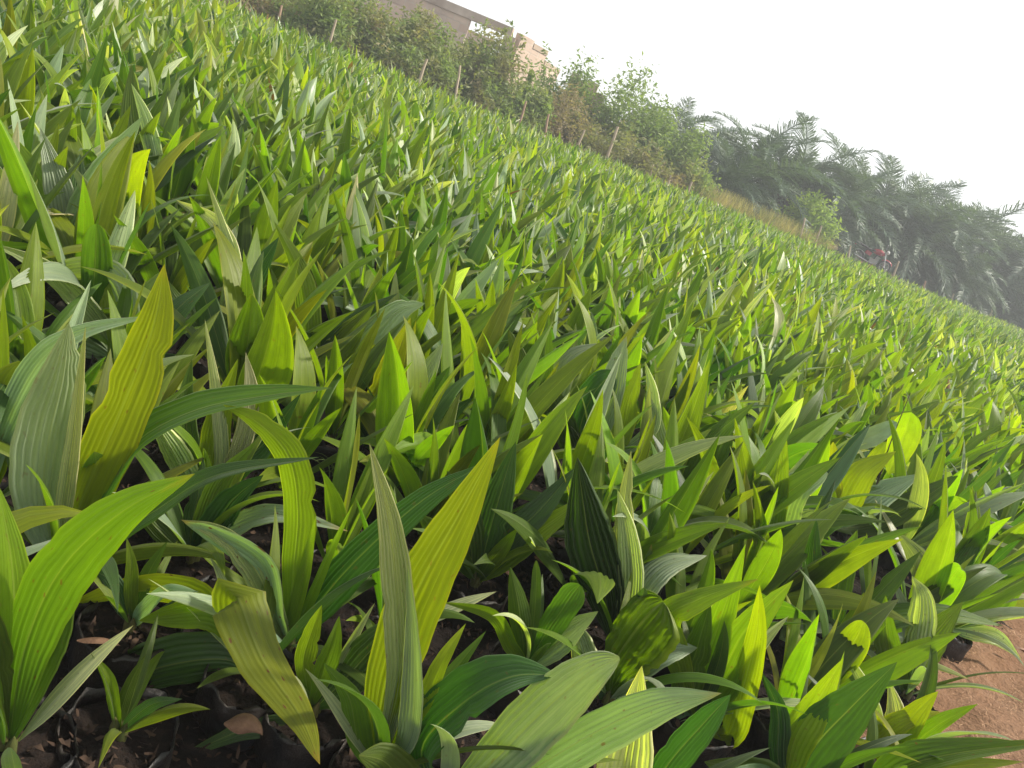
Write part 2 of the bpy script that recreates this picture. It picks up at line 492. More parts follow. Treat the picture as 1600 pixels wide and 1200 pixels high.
g = 90
xs = np.concatenate([np.linspace(-400, -30, 12), np.linspace(-25, 25, 51), np.linspace(30, 400, 12)])
ys = np.concatenate([np.linspace(-60, -4, 8), np.linspace(-3, 34, 60), np.linspace(36, 900, 20)])
GX, GY = np.meshgrid(xs, ys, indexing='ij')
GZ = gz(GX, GY) + np.where(np.abs(GX) + np.abs(GY) < 60, 0.085 + 0.012 * np.sin(GX * 3.1) * np.cos(GY * 2.3), 0)
gv = np.stack([GX, GY, GZ], -1).reshape(-1, 3)
ni, nj = GX.shape
ii = np.arange(ni - 1)[:, None] * nj + np.arange(nj - 1)[None]
gf = np.stack([ii, ii + nj, ii + nj + 1, ii + 1], -1).reshape(-1, 4)
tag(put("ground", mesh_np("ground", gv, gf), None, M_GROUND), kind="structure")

# the bare path beside the bed: a lumpy strip with a rounded shoulder
def lump(x, y):
    return (0.020 * np.sin(x * 9.1 + 1.3 * np.sin(y * 7)) * np.cos(y * 8.3 + np.sin(x * 5))
            + 0.010 * np.sin(x * 23 + y * 17) * np.sin(y * 29 - x * 7) + 0.006 * np.sin(x * 61 + 2 * np.sin(y * 40)) * np.sin(y * 57))
s_ = np.linspace(-2.6, 6, 240); d_ = np.linspace(-0.30, 1.5, 110)
SS, DD = np.meshgrid(s_, d_, indexing='ij')
ax = np.array((0.96, 1.16)) / 1.506; nx = np.array((1.16, -0.96)) / 1.506
PX = 1.29 + ax[0] * SS + nx[0] * (DD + .02 * np.sin(SS * 5) + .02 * np.sin(SS * 11)); PY = 1.68 + ax[1] * SS + nx[1] * DD
PZ = 0.070 + 0.065 * np.clip((DD + .3) / 0.42, 0, 1) ** 1.4 * np.clip((1.5 - DD) / .1, 0, 1) + lump(PX, PY) * np.clip((DD + .3) / .3, 0, 1) + gz(PX, PY)
ni, nj = SS.shape
ii = np.arange(ni - 1)[:, None] * nj + np.arange(nj - 1)[None]
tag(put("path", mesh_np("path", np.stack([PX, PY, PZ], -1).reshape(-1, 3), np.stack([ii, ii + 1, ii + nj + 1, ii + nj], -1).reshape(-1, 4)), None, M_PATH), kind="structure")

# ------------------------------------------------------------------ growing bags
def bag_mesh(name, k, seed):
    r = np.random.default_rng(seed)
    n = 36; rows = [(0.068, -BAG_Z + .005), (0.078, -BAG_Z + .03), (0.081, -0.07), (0.079, -0.02), (0.0795, 0.010), (0.0775, 0.016), (0.0765, -0.002)]
    a = np.linspace(0, 2 * np.pi, n, endpoint=False)
    wob = sum(r.uniform(.01, .035) * np.sin(a * q + r.uniform(0, 6)) for q in (2, 3, 5, 9))
    V = []
    for i, (R, z) in enumerate(rows):
        crum = 0.012 * np.sin(a * 13 + i * 1.7 + r.uniform(0, 6)) + r.normal(0, .012, n)
        V.append(np.stack([R * (1 + wob + crum) * np.cos(a), R * (1 + wob + crum) * np.sin(a), np.full(n, z) + (.004 * np.sin(a * 7 + i + seed) + r.normal(0, .0025, n) if i in (4, 5) else 0)], -1))
    m = len(rows)
    i = np.arange(m - 1)[:, None] * n; j = np.arange(n)[None]; kk = (j + 1) % n
    F = np.stack([i + j, i + kk, i + n + kk, i + n + j], -1).reshape(-1, 4)
    return mesh_np(name, np.concatenate(V), F)

def soil_mesh(name, seed):
    r = np.random.default_rng(seed)
    V = [np.array([[0, 0, 0.004]])]
    n = 24
    a = np.linspace(0, 2 * np.pi, n, endpoint=False)
    for q, R in enumerate((0.018, 0.038, 0.058, 0.0775)):
        V.append(np.stack([R * np.cos(a), R * np.sin(a), 0.001 - .0016 * q + r.normal(0, .004, n)], -1))
    F = [np.array([[0, 1 + j, 1 + (j + 1) % n] for j in range(n)])]
    qs = []
    for q in range(3):
        b0 = 1 + q * n; b1 = b0 + n
        qs += [[b0 + j, b1 + j, b1 + (j + 1) % n, b0 + (j + 1) % n] for j in range(n)]
    return mesh_np(name, np.concatenate(V), [F[0], np.array(qs)])

BAGS = [bag_mesh("grow_bag", 0, s) for s in range(5)]
SOILS = [soil_mesh("potting_soil", s) for s in range(4)]
for b in BAGS: b.materials.append(M_BAG)
for s in SOILS: s.materials.append(M_POT)
def stem_mesh(seed):
    r = np.random.default_rng(seed)
    mb = MB()
    for k in range(4):
        a = r.uniform(0, 6.28); d = np.array((np.cos(a), np.sin(a), 0)) * .008
        mb.tube([d * .6 + (0, 0, -.01), d + (0, 0, .02), d * 1.3 + (0, 0, .035)], [.009, .0065, .001], 7)
    return mb.mesh("stem", True)
STEMS = [stem_mesh(s) for s in range(3)]
for s in STEMS: s.materials.append(M_STEM)

def bag_parts(root, k):
    a = put("grow_bag", BAGS[k % 5], root); a.rotation_euler.z = (k * 1.7) % 6.28
    s = put("potting_soil", SOILS[k % 4], a)
    put("stem", STEMS[k % 3], root).rotation_euler.z = (k * 2.3) % 6.28

# ------------------------------------------------------------------ the seedlings that show largest, each leaf in its place
GRP = "oil palm seedlings in the nursery bed"
HERO_BASES = []
def hero_leaf(root, base, bpx, spec):
    typ, wpx, roll, lean, pts = spec[:5]
    opt = spec[5] if len(spec) > 5 else {}
    nt, nu = 26, 37
    px = catmull([bpx] + list(pts), nt)
    t = np.linspace(0, 1, nt)
    yb = base.y
    ln = lean if isinstance(lean, (list, tuple)) else None
    sp = np.array([on_y(px[i][0], px[i][1], yb + (lean * t[i] ** 1.3)) for i in range(nt)])
    sp[:, 2] = np.maximum(sp[:, 2], gz(sp[:, 0], sp[:, 1]) + 0.03)
    T = np.gradient(sp, axis=0); T /= np.linalg.norm(T, axis=1)[:, None] + 1e-12
    view = sp - np.array((0, 0, EYE)); dist = view @ np.array(V_F)
    view /= np.linalg.norm(view, axis=1)[:, None]
    S0 = np.cross(T, view); S0 /= np.linalg.norm(S0, axis=1)[:, None] + 1e-9
    N0 = np.cross(S0, T)
    if typ in 'YBO' and 0 <= roll < 28: roll = random.uniform(24, 34)
    r0 = RAD(roll); r1 = RAD(opt.get('r1', roll + random.uniform(-14, 14)))
    r = r0 + (r1 - r0) * t
    S = S0 * np.cos(r)[:, None] + N0 * np.sin(r)[:, None]
    Nn = N0 * np.cos(r)[:, None] - S0 * np.sin(r)[:, None]
    W = wpx * dist[int(nt * .45)] / F_PX / max(math.cos(r0), .45)
    fold = opt.get('fold', random.choice([-1, 1]) * random.uniform(.10, .3))
    pf = profile(t, blunt=opt.get('blunt', 0.0), p=opt.get('p', 0.85))
    pv = np.interp(np.linspace(0, 1, nu), np.linspace(0, 1, 12), rng.uniform(.1, 1.9, 12))
    pf = pf * (1 + .025 * np.sin(np.arange(nt) * 1.9 + random.uniform(0, 6)) * np.sin(np.pi * t))
    V = blade(sp, S, Nn, np.float64(W), nu, pf, pvar=pv, fold=fold, pleat=opt.get('pleat', {'D': .034, 'G': .045, 'P': .075, 'W': .075, 'M': .026}.get(typ, .018)), npl=9, wav=random.uniform(.02, .12), ph=random.uniform(0, 6))
    if random.random() < .5 and wpx > 30:                 # a chewed or torn notch in one margin
        for _ in range(random.choice((1, 1, 2, 3))):
            t0, dp, sg = random.uniform(.25, .9), random.uniform(.12, .4), random.choice((0, 1))
            fz = 1 - dp * np.exp(-((t - t0) / random.uniform(.012, .03)) ** 2)
            cols = slice(0, nu // 2) if sg else slice(nu // 2 + 1, nu)
            V[:, cols] = sp[:, None] + (V[:, cols] - sp[:, None]) * fz[:, None, None]
    V = V.reshape(-1, 3) - np.array(base)
    col, par = leaf_attrs([typ], nt * nu)
    if 'age' in opt: par[:, 2] = opt['age']
    if 'stripe' in opt: par[:, 1] = opt['stripe']
    me = mesh_np("leaf", V, grid_faces(1, nt, nu), grid_uv(1, nt, nu), col, par)
    return put("leaf", me, root, M_LEAF)

def hero(label, bpx, leaves, group=GRP):
    base = on_bed(bpx[0], bpx[1], BAG_Z)
    HERO_BASES.append((base.x, base.y))
    root = thing("palm_seedling", base, label, "palm seedling", group)
    bag_parts(root, len(HERO_BASES))
    for i, s in enumerate(leaves):
        hero_leaf(root, base, (bpx[0] + random.uniform(-5, 5), bpx[1] - 6), s)
    # the narrower leaves of the clump
    n, nt, nu = 5, 16, 13
    k = len(HERO_BASES); r = np.random.default_rng(300 + k)
    small = .6 if label.startswith(("tiny", "short", "small")) else 1.0
    az = r.uniform(0, 6.28) + np.arange(n) * 2.4 + r.normal(0, .3, n)
    L = r.uniform(.20, .33, n) * small
    V = batch_leaves(np.stack([np.cos(az) * .008, np.sin(az) * .008, np.full(n, .015)], -1), az, np.radians(r.uniform(35, 82, n)), r.uniform(.2, 1.7, n), L,
                     L * r.uniform(.085, .15, n), r.normal(0, .5, n), nt, nu, pleat=.07, fold=r.uniform(.2, .8, n) * r.choice([-1, 1, 1], n), az_drift=r.normal(0, .3, n),
                     prof=profile(np.linspace(0, 1, nt), p=.85))
    for i in range(n):
        col, par = leaf_attrs([r.choice(list('MMDBGPB'))], nt * nu)
        put("leaf", mesh_np("leaf", V[i].reshape(-1, 3), grid_faces(1, nt, nu), grid_uv(1, nt, nu), col, par), root, M_LEAF)
    return root

HEROES = [
 ("yellow-green seedling cut off by the lower photo corner with one broad glowing leaf", (14, 1172), [
   ('B', 92, 12, -.04, [(40, 1010), (95, 890), (190, 800), (305, 740)], {'fold': .12, 'age': .5}),
   ('B', 52, -20, .0, [(22, 1000), (18, 880), (-4, 755)]),
   ('M', 58, 25, .06, [(60, 1040), (92, 965), (112, 885)]),
   ('M', 50, 10, -.05, [(0, 1080), (-20, 980), (-50, 880)]),
   ('B', 40, 35, -.1, [(-20, 1100), (-60, 1040), (-110, 990)])]),
 ("seedling with an upright vivid yellow leaf beside a wide grey-green one", (95, 905), [
   ('Y', 84, 8, .05, [(125, 790), (190, 640), (240, 510), (257, 412)], {'fold': .08, 'age': .5}),
   ('G', 92, -10, -.02, [(68, 790), (75, 690), (98, 590), (108, 505)], {'fold': .2}),
   ('P', 24, 20, -.05, [(100, 800), (116, 680), (134, 508)]),
   ('M', 46, 48, .1, [(160, 770), (215, 690), (310, 640), (420, 618), (520, 606)], {'fold': -.35, 'stripe': .85}),
   ('D', 40, 40, -.02, [(160, 850), (240, 800), (340, 742), (500, 714)], {'fold': -.3}),
   ('M', 46, 10, .12, [(60, 780), (20, 690), (-20, 640)]),]),
 ("seedling at the photo edge with a curled blunt olive leaf and a slim yellow one", (-25, 800), [
   ('O', 62, 10, .02, [(-15, 720), (12, 640), (36, 566)], {'blunt': .8}),
   ('Y', 22, 10, .03, [(-8, 680), (4, 560), (5, 448)]),
   ('G', 40, 35, .0, [(0, 690), (60, 570), (130, 520), (234, 494)], {'fold': -.2}),
   ('M', 52, -20, .05, [(-60, 700), (-90, 620)])]),
 ("seedling with one long pale striped leaf bending down across darker leaves", (195, 575), [
   ('P', 34, 20, -.12, [(150, 500), (80, 425), (-12, 380)], {'fold': -.3}),
   ('G', 44, 40, .05, [(195, 490), (170, 432), (90, 430), (0, 460)]),
   ('O', 44, 5, .05, [(180, 510), (178, 460), (165, 425)]),
   ('M', 40, -15, .1, [(215, 520), (235, 460), (258, 420)]),
   ('G', 58, 30, -.1, [(130, 530), (60, 540), (10, 590)], {'stripe': .8}),
   ('D', 40, 10, .15, [(230, 540), (280, 480), (330, 440)])]),
 ("dark broad-leaved seedling whose long lower leaf reaches far across the bare soil", (447, 1012), [
   ('B', 54, 12, -.02, [(458, 900), (466, 800), (452, 715), (405, 662), (348, 632)], {'fold': .15}),
   ('D', 62, 20, .05, [(500, 940), (560, 872), (660, 782), (762, 722)], {'fold': .12, 'p': .8}),
   ('B', 17, 10, .0, [(478, 950), (512, 870), (552, 786)]),
   ('B', 22, 15, -.02, [(458, 960), (478, 880), (494, 806)]),
   ('D', 36, 25, .04, [(428, 950), (424, 890), (440, 850)]),
   ('G', 34, 60, -.06, [(432, 960), (410, 880), (330, 830), (286, 815)], {'age': 1.0}),
   ('P', 40, 20, -.05, [(430, 960), (400, 890), (345, 835), (282, 812)], {'fold': -.3, 'age': 1.0})]),
 ("tattered seedling with a long brown-spotted leaf folded over and drooping forwards", (395, 1060), [
   ('O', 78, 15, -.26, [(372, 985), (372, 935), (410, 1030), (470, 1120), (500, 1195)], {'fold': .2, 'age': 1, 'p': .7}),
   ('B', 50, 35, -.05, [(370, 985), (330, 955), (270, 960), (216, 970)], {'fold': -.3}),
   ('Y', 44, 50, .0, [(360, 1000), (300, 935), (200, 925), (95, 950)], {'fold': .25, 'age': 1}),
   ('D', 82, 25, -.10, [(350, 1030), (260, 1040), (160, 1075), (82, 1120)], {'fold': .2}),]),
 ("seedling with a white-backed leaf and slim bright leaves behind the vivid yellow one", (322, 800), [
   ('B', 44, 10, .02, [(330, 730), (340, 655), (372, 560)], {'fold': .2}),
   ('W', 30, 10, .05, [(375, 700), (392, 620), (384, 550)], {'stripe': .5}),
   ('P', 22, 15, .02, [(345, 720), (338, 620), (320, 498)]),
   ('D', 44, 20, .05, [(370, 730), (415, 690), (470, 615)]),
   ('P', 38, 20, -.04, [(290, 740), (262, 690), (232, 645)], {'stripe': .9}),
   ('M', 36, 15, .08, [(300, 720), (290, 640), (300, 560)])]),
 ("dark seedling with a level grey leaf whose tip has turned tan, low over the soil", (300, 875), [
   ('D', 50, 15, .02, [(330, 830), (365, 780), (412, 742)], {'stripe': .8}),
   ('G', 36, 40, -.03, [(350, 835), (430, 806), (545, 830)], {'age': 1, 'fold': -.3}),
   ('D', 34, 20, .05, [(300, 820), (310, 770), (318, 715)]),
   ('M', 30, 15, -.02, [(270, 850), (235, 815), (232, 800)]),
   ('M', 40, 15, .05, [(320, 810), (345, 750), (400, 690)])]),
 ("tiny young seedling with a few thin leaves alone in the bare corner soil", (185, 1150), [
   ('M', 20, 12, .02, [(190, 1110), (205, 1065), (228, 1022)]),
   ('B', 18, 10, .0, [(180, 1105), (172, 1060), (150, 1025)]),
   ('D', 24, 25, -.03, [(205, 1125), (240, 1100), (285, 1092)])]),
 ("small dark seedling low behind the corner seedling with narrow arching leaves", (205, 985), [
   ('M', 26, 15, .03, [(215, 940), (235, 890), (262, 845)]),
   ('D', 30, 25, .0, [(190, 945), (170, 905), (140, 890)]),
   ('G', 26, 35, -.03, [(225, 955), (262, 925), (310, 925)]),
   ('B', 20, 10, .02, [(205, 930), (206, 885), (198, 840)])]),
 ("small seedling with two short bright upright leaves close together", (487, 1115), [
   ('B', 32, 10, .0, [(474, 1040), (486, 990), (503, 945)], {'fold': .3}),
   ('B', 34, -10, -.01, [(505, 1050), (520, 1010), (530, 962)], {'fold': -.3}),
   ('D', 66, 15, .04, [(540, 1060), (590, 1005), (650, 945)], {'fold': .15, 'stripe': .7}),
   ('M', 30, 40, -.05, [(455, 1080), (430, 1040)]),
   ('D', 36, 30, -.1, [(470, 1130), (380, 1140), (260, 1195)])]),
 ("seedling with the tallest olive-yellow sword leaf and a narrow pale upright blade", (590, 1215), [
   ('O', 92, 8, .05, [(600, 1080), (650, 930), (720, 800), (782, 682)], {'fold': .1, 'age': .4}),
   ('P', 50, 18, .02, [(625, 1060), (622, 930), (608, 810), (577, 692)], {'fold': -.3, 'stripe': .9}),
   ('G', 34, 35, -.03, [(640, 1150), (648, 1020), (637, 884)], {'fold': -.4}),
   ('Y', 28, 10, .1, [(655, 1110), (690, 1035), (728, 974)]),
   ('M', 30, 15, .1, [(665, 1120), (705, 1055), (760, 985)]),
   ('M', 40, 30, -.02, [(560, 1160), (545, 1090), (505, 1035)])]),
 ("seedling with broad silvery grey-green leaves arching low at the bottom edge", (690, 1262), [
   ('D', 80, 42, .02, [(660, 1170), (730, 1095), (800, 1058), (872, 1054)], {'fold': -.35, 'stripe': .9}),
   ('G', 92, 12, -.02, [(760, 1200), (850, 1110), (920, 1052), (968, 1028)], {'fold': .08, 'p': .72, 'blunt': .25}),
   ('G', 78, 28, -.06, [(800, 1220), (930, 1145), (1030, 1100), (1128, 1083)], {'fold': .1, 'age': .6}),
   ('M', 60, 20, -.1, [(640, 1230), (600, 1190), (560, 1180)])]),
 ("seedling with a pale cream-striped pointed leaf at the bottom edge", (985, 1300), [
   ('P', 92, 10, -.05, [(975, 1230), (988, 1140), (1003, 1040)], {'fold': -.25, 'stripe': .6, 'p': .62}),
   ('D', 50, 20, .02, [(1040, 1200), (1100, 1130), (1142, 1085)]),
   ('D', 60, 20, .0, [(930, 1260), (880, 1220), (800, 1210)])]),
 ("seedling with a fan of dark upright leaves and one bright blade leaning outward", (742, 915), [
   ('B', 44, 15, .05, [(775, 875), (840, 830), (935, 765)], {'fold': .2}),
   ('M', 50, 10, .02, [(735, 850), (722, 790), (698, 735)], {'stripe': .8}),
   ('D', 52, 12, .04, [(760, 850), (782, 770), (806, 690)], {'stripe': .8}),
   ('D', 46, 20, .1, [(790, 850), (850, 790), (900, 730)]),
   ('B', 22, 10, -.02, [(765, 880), (790, 850), (808, 826)]),
   ('M', 34, 30, -.05, [(715, 870), (680, 830), (650, 800)])]),
 ("short seedling with blunt chewed leaf ends forming a V over brown dry leaves", (822, 1050), [
   ('M', 34, 5, .0, [(815, 985), (808, 935), (797, 885)], {'fold': .3}),
   ('M', 42, 10, .02, [(850, 995), (880, 950), (906, 914)], {'blunt': 1, 'fold': .2}),
   ('M', 18, 10, .04, [(833, 980), (838, 920), (838, 876)], {'blunt': .6}),
   ('G', 44, 35, .02, [(860, 1015), (895, 985), (935, 955)]),
   ('B', 26, 35, -.04, [(800, 1010), (770, 960), (690, 940)])]),
 ("seedling with a tall dark leaf ribbed by bold white stripes", (958, 1010), [
   ('D', 80, 6, .0, [(945, 930), (922, 850), (912, 790), (902, 714)], {'fold': .12, 'stripe': 1.0, 'pleat': .12}),
   ('P', 40, 15, .03, [(985, 930), (982, 840), (965, 765)], {'fold': -.3, 'stripe': .9}),
   ('P', 34, 10, .05, [(975, 900), (975, 800), (986, 704)], {'stripe': .7}),
   ('M', 30, 20, .1, [(1000, 950), (1010, 900), (1018, 850)], {'age': 1}),
   ('G', 44, 35, .1, [(1000, 930), (1040, 885), (1105, 868)], {'stripe': 1})]),
 ("seedling with one broad rounded glossy leaf like a spoon", (948, 1098), [
   ('B', 98, 10, .02, [(960, 1040), (985, 1000), (1012, 965), (1036, 940)], {'blunt': 1.0, 'fold': .25, 'pleat': .1}),
   ('G', 46, 40, .05, [(985, 1055), (1040, 1020), (1090, 1012)]),
   ('P', 40, 25, .1, [(920, 1050), (905, 1000), (890, 960)]),
   ('D', 40, 30, -.02, [(920, 1090), (890, 1060), (860, 1050)])]),
 ("lush bright seedling with long lime leaves rising from one clump and a slim yellow sword", (1085, 1130), [
   ('B', 46, 25, -.02, [(1060, 1040), (1040, 970), (1095, 935), (1185, 905)], {'fold': .2, 'age': .4}),
   ('B', 52, 10, .02, [(1100, 1050), (1125, 970), (1165, 850)]),
   ('B', 62, 12, .03, [(1120, 1070), (1165, 985), (1240, 906)], {'stripe': .6}),
   ('Y', 46, 8, -.05, [(1135, 1150), (1160, 1080), (1182, 990), (1187, 914)], {'fold': .1}),
   ('M', 50, 15, .0, [(1070, 1080), (1090, 1010), (1110, 940)]),
   ('D', 54, 20, -.06, [(1060, 1130), (1035, 1180), (1030, 1230)])]),
 ("seedling with one big smooth blue-green leaf crossing yellow leaves beside the path", (1225, 1258), [
   ('D', 84, 10, .0, [(1270, 1170), (1330, 1105), (1402, 1034)], {'fold': .06, 'stripe': .15, 'pleat': .02, 'p': .7}),
   ('Y', 56, 12, .06, [(1240, 1160), (1275, 1100), (1318, 1028)], {'fold': .2}),
   ('D', 34, 35, .1, [(1215, 1180), (1215, 1110), (1190, 1050)], {'stripe': 1}),
   ('M', 60, 30, -.05, [(1200, 1220), (1150, 1200), (1100, 1190)])]),
 ("low yellow seedling spreading short leaves onto the brown path soil", (1385, 1205), [
   ('Y', 36, 15, .02, [(1370, 1160), (1410, 1125), (1470, 1112)], {'fold': .2}),
   ('Y', 38, 10, .02, [(1400, 1155), (1430, 1115), (1466, 1080)], {'fold': .25}),
   ('B', 30, 20, .0, [(1425, 1165), (1470, 1130), (1528, 1100)], {'fold': -.3}),
   ('W', 34, 10, .1, [(1395, 1150), (1400, 1110), (1388, 1060)], {'age': .0}),
   ('P', 22, 20, .15, [(1370, 1120), (1345, 1060), (1300, 990)])]),
 ("seedling at the bottom corner sending one long level leaf over the path", (1345, 1260), [
   ('M', 42, 45, -.03, [(1400, 1205), (1490, 1178), (1640, 1160)], {'fold': -.4, 'age': .6}),
   ('B', 34, 20, -.02, [(1400, 1225), (1480, 1200), (1600, 1190)])]),
 ("seedling with a long level striped leaf pointing at the bare path", (1300, 1020), [
   ('M', 46, 40, .05, [(1330, 995), (1400, 968), (1480, 962), (1568, 978)], {'fold': -.3, 'stripe': .8}),
   ('M', 40, 10, .05, [(1305, 940), (1320, 880), (1340, 828)], {'fold': .2}),
   ('D', 36, 15, .05, [(1280, 950), (1270, 880), (1276, 810)]),
   ('G', 24, 50, -.03, [(1260, 995), (1230, 985), (1300, 985), (1372, 996)]),
   ('B', 34, 40, -.12, [(1240, 1050), (1270, 1035), (1372, 1026)]),
   ('M', 40, 20, .1, [(1330, 980), (1380, 920), (1440, 860)])]),
 ("seedling with two broad leaves in a V just inside the path corner", (1412, 1090), [
   ('M', 54, 10, .05, [(1430, 1030), (1460, 990), (1505, 940)], {'fold': .15}),
   ('M', 40, 20, .02, [(1395, 1030), (1386, 985), (1384, 930)]),
   ('D', 34, 25, .0, [(1375, 1060), (1340, 1010), (1290, 960)], {'stripe': 1}),
   ('P', 40, 30, .1, [(1430, 1010), (1440, 940), (1425, 900)], {'stripe': 1})]),
 ("seedling with long bright arching leaves beside the path where dry leaves hang down", (1480, 985), [
   ('B', 58, 20, .05, [(1530, 945), (1570, 915), (1625, 880)], {'fold': .15}),
   ('M', 42, 25, .1, [(1490, 920), (1510, 870), (1545, 812)]),
   ('P', 30, 30, -.05, [(1520, 985), (1560, 995), (1596, 1030)], {'age': .6}),
   ('Y', 26, 30, .0, [(1540, 960), (1580, 945), (1630, 940)]),
   ('G', 36, 35, .1, [(1450, 920), (1430, 870), (1400, 830)])]),
 ("seedling with wide silvery rounded leaves between slim bright blades", (1195, 905), [
   ('G', 70, 15, .03, [(1215, 870), (1245, 840), (1280, 800)], {'blunt': .7, 'fold': .1}),
   ('G', 60, 25, .08, [(1215, 840), (1240, 770), (1292, 738)], {'blunt': .4}),
   ('B', 34, 10, .0, [(1180, 830), (1168, 740), (1148, 652)]),
   ('B', 44, 15, .06, [(1205, 820), (1215, 740), (1228, 670)]),
   ('D', 34, 20, .0, [(1170, 860), (1140, 790), (1108, 735)]),
   ('M', 40, 20, .12, [(1230, 870), (1290, 820), (1370, 790)])]),
 ("seedling with upright lime leaves behind the silvery rounded ones", (1290, 830), [
   ('Y', 34, 10, .02, [(1295, 770), (1300, 720), (1302, 690)], {'fold': .2}),
   ('Y', 46, 15, .05, [(1320, 790), (1350, 740), (1400, 705)]),
   ('G', 46, 30, .1, [(1330, 800), (1380, 770), (1440, 740)]),
   ('M', 40, 30, .1, [(1360, 820), (1440, 780), (1500, 740)]),
   ('P', 34, 20, .05, [(1260, 780), (1235, 710), (1210, 640)], {'stripe': 1})]),
 ("old seedling near the photo edge with one very wide bright green leaf", (85, 420), [
   ('B', 46, 10, .0, [(72, 350), (45, 270), (-5, 190)], {'fold': .15}),
   ('G', 44, 15, .03, [(100, 350), (88, 280), (62, 198)], {'fold': -.2}),
   ('G', 54, 12, .06, [(125, 350), (165, 270), (222, 182)], {'fold': .1}),
   ('P', 30, 20, .0, [(135, 370), (140, 310), (108, 252)]),
   ('M', 46, 20, .05, [(60, 380), (0, 340), (-40, 345)]),
   ('D', 46, 10, .1, [(110, 370), (120, 300), (125, 240)])]),
 ("seedling with an orange-tipped olive leaf leaning over its paler neighbour", (240, 335), [
   ('O', 52, 10, .02, [(250, 285), (278, 240), (314, 206)], {'age': 1, 'fold': .1}),
   ('P', 26, 20, .0, [(245, 270), (228, 190), (205, 130)], {'stripe': 1}),
   ('M', 50, 10, .05, [(232, 260), (210, 190), (205, 100)]),
   ('G', 34, 40, .0, [(210, 290), (180, 280), (280, 275)]),
   ('B', 34, 15, .1, [(265, 280), (300, 230), (350, 195)])]),
 ("seedling with a long dark diagonal leaf rising above black gaps", (325, 560), [
   ('D', 50, 12, .05, [(350, 505), (390, 440), (436, 370)], {'fold': .2}),
   ('P', 26, 20, .05, [(370, 460), (360, 400), (322, 275)], {'stripe': 1}),
   ('P', 26, 25, .1, [(365, 430), (340, 350), (275, 312)], {'stripe': .8}),
   ('G', 36, 40, .0, [(290, 490), (300, 480), (345, 478)], {'stripe': .8}),
   ('M', 36, 20, .0, [(300, 510), (270, 470), (255, 430)])]),
 ("full bright seedling with a wide grey-silver leaf stretched beside a lime one", (478, 608), [
   ('B', 48, 10, .02, [(510, 560), (545, 520), (586, 474)], {'fold': .2}),
   ('G', 58, 12, .05, [(535, 575), (585, 525), (625, 485), (664, 474)], {'fold': .08, 'p': .75}),
   ('B', 36, 10, .02, [(482, 540), (478, 470), (462, 410), (428, 345)]),
   ('M', 34, 10, .03, [(442, 555), (440, 490), (424, 420)]),
   ('D', 30, 30, .06, [(505, 550), (550, 500), (622, 458)], {'stripe': .9}),
   ('M', 34, 15, .02, [(425, 565), (400, 525), (370, 490)]),
   ('D', 20, 10, -.02, [(482, 580), (484, 550), (486, 520)])]),
 ("seedling with a two-toned olive fan topped by a yellow spike", (612, 715), [
   ('O', 58, 10, .0, [(594, 650), (612, 580), (642, 496)], {'fold': .25}),
   ('G', 40, 15, .05, [(640, 640), (668, 580), (692, 536)], {'fold': .1}),
   ('M', 46, 10, .03, [(640, 660), (675, 620), (703, 572)]),
   ('Y', 22, 10, .03, [(626, 640), (636, 580), (650, 500)]),
   ('D', 36, 20, -.03, [(585, 690), (555, 650), (520, 620)]),
   ('D', 40, 20, .02, [(640, 690), (690, 660), (740, 620)])]),
 ("seedling with one upright deep green leaf beside a white-streaked blade", (815, 700), [
   ('M', 40, 8, .0, [(818, 640), (812, 570), (794, 514)], {'fold': .15}),
   ('B', 34, 10, .02, [(770, 660), (785, 620), (796, 592)]),
   ('M', 38, 15, .04, [(840, 640), (850, 570), (858, 490)]),
   ('W', 26, 10, .05, [(770, 640), (748, 580), (742, 530)], {'stripe': 1}),
   ('G', 44, 25, .08, [(850, 640), (890, 560), (950, 535)]),
   ('D', 38, 20, -.02, [(780, 690), (740, 670), (690, 680)])]),
 ("seedling with a curled over dark green leaf and a bright spear", (915, 745), [
   ('D', 56, 10, .02, [(905, 680), (925, 620), (958, 580)], {'blunt': .7, 'fold': .2}),
   ('B', 34, 10, .03, [(965, 690), (985, 620), (1001, 566)]),
   ('G', 36, 20, .08, [(950, 640), (965, 570), (979, 525)], {'age': .6}),
   ('M', 44, 30, .0, [(970, 720), (1010, 690), (1012, 672)]),
   ('M', 40, 15, .0, [(890, 690), (868, 630), (852, 600)]),
   ('P', 24, 20, .1, [(1010, 680), (1020, 620), (1008, 565)])]),
 ("seedling with long bright level leaves under tall pale blades", (1045, 800), [
   ('M', 44, 25, .02, [(1080, 760), (1110, 690), (1180, 628)], {'fold': .15}),
   ('B', 36, 10, .05, [(1050, 730), (1080, 650), (1110, 560)]),
   ('G', 36, 20, .05, [(1035, 730), (1020, 660), (1010, 610)]),
   ('P', 30, 20, .0, [(1030, 750), (1010, 690), (1015, 600)]),
   ('D', 44, 25, -.02, [(1010, 770), (960, 750), (920, 700)]),
   ('M', 40, 15, .1, [(1075, 760), (1125, 700), (1140, 640)])]),
]
for label, b, lv in HEROES:
    hero(label, b, lv)

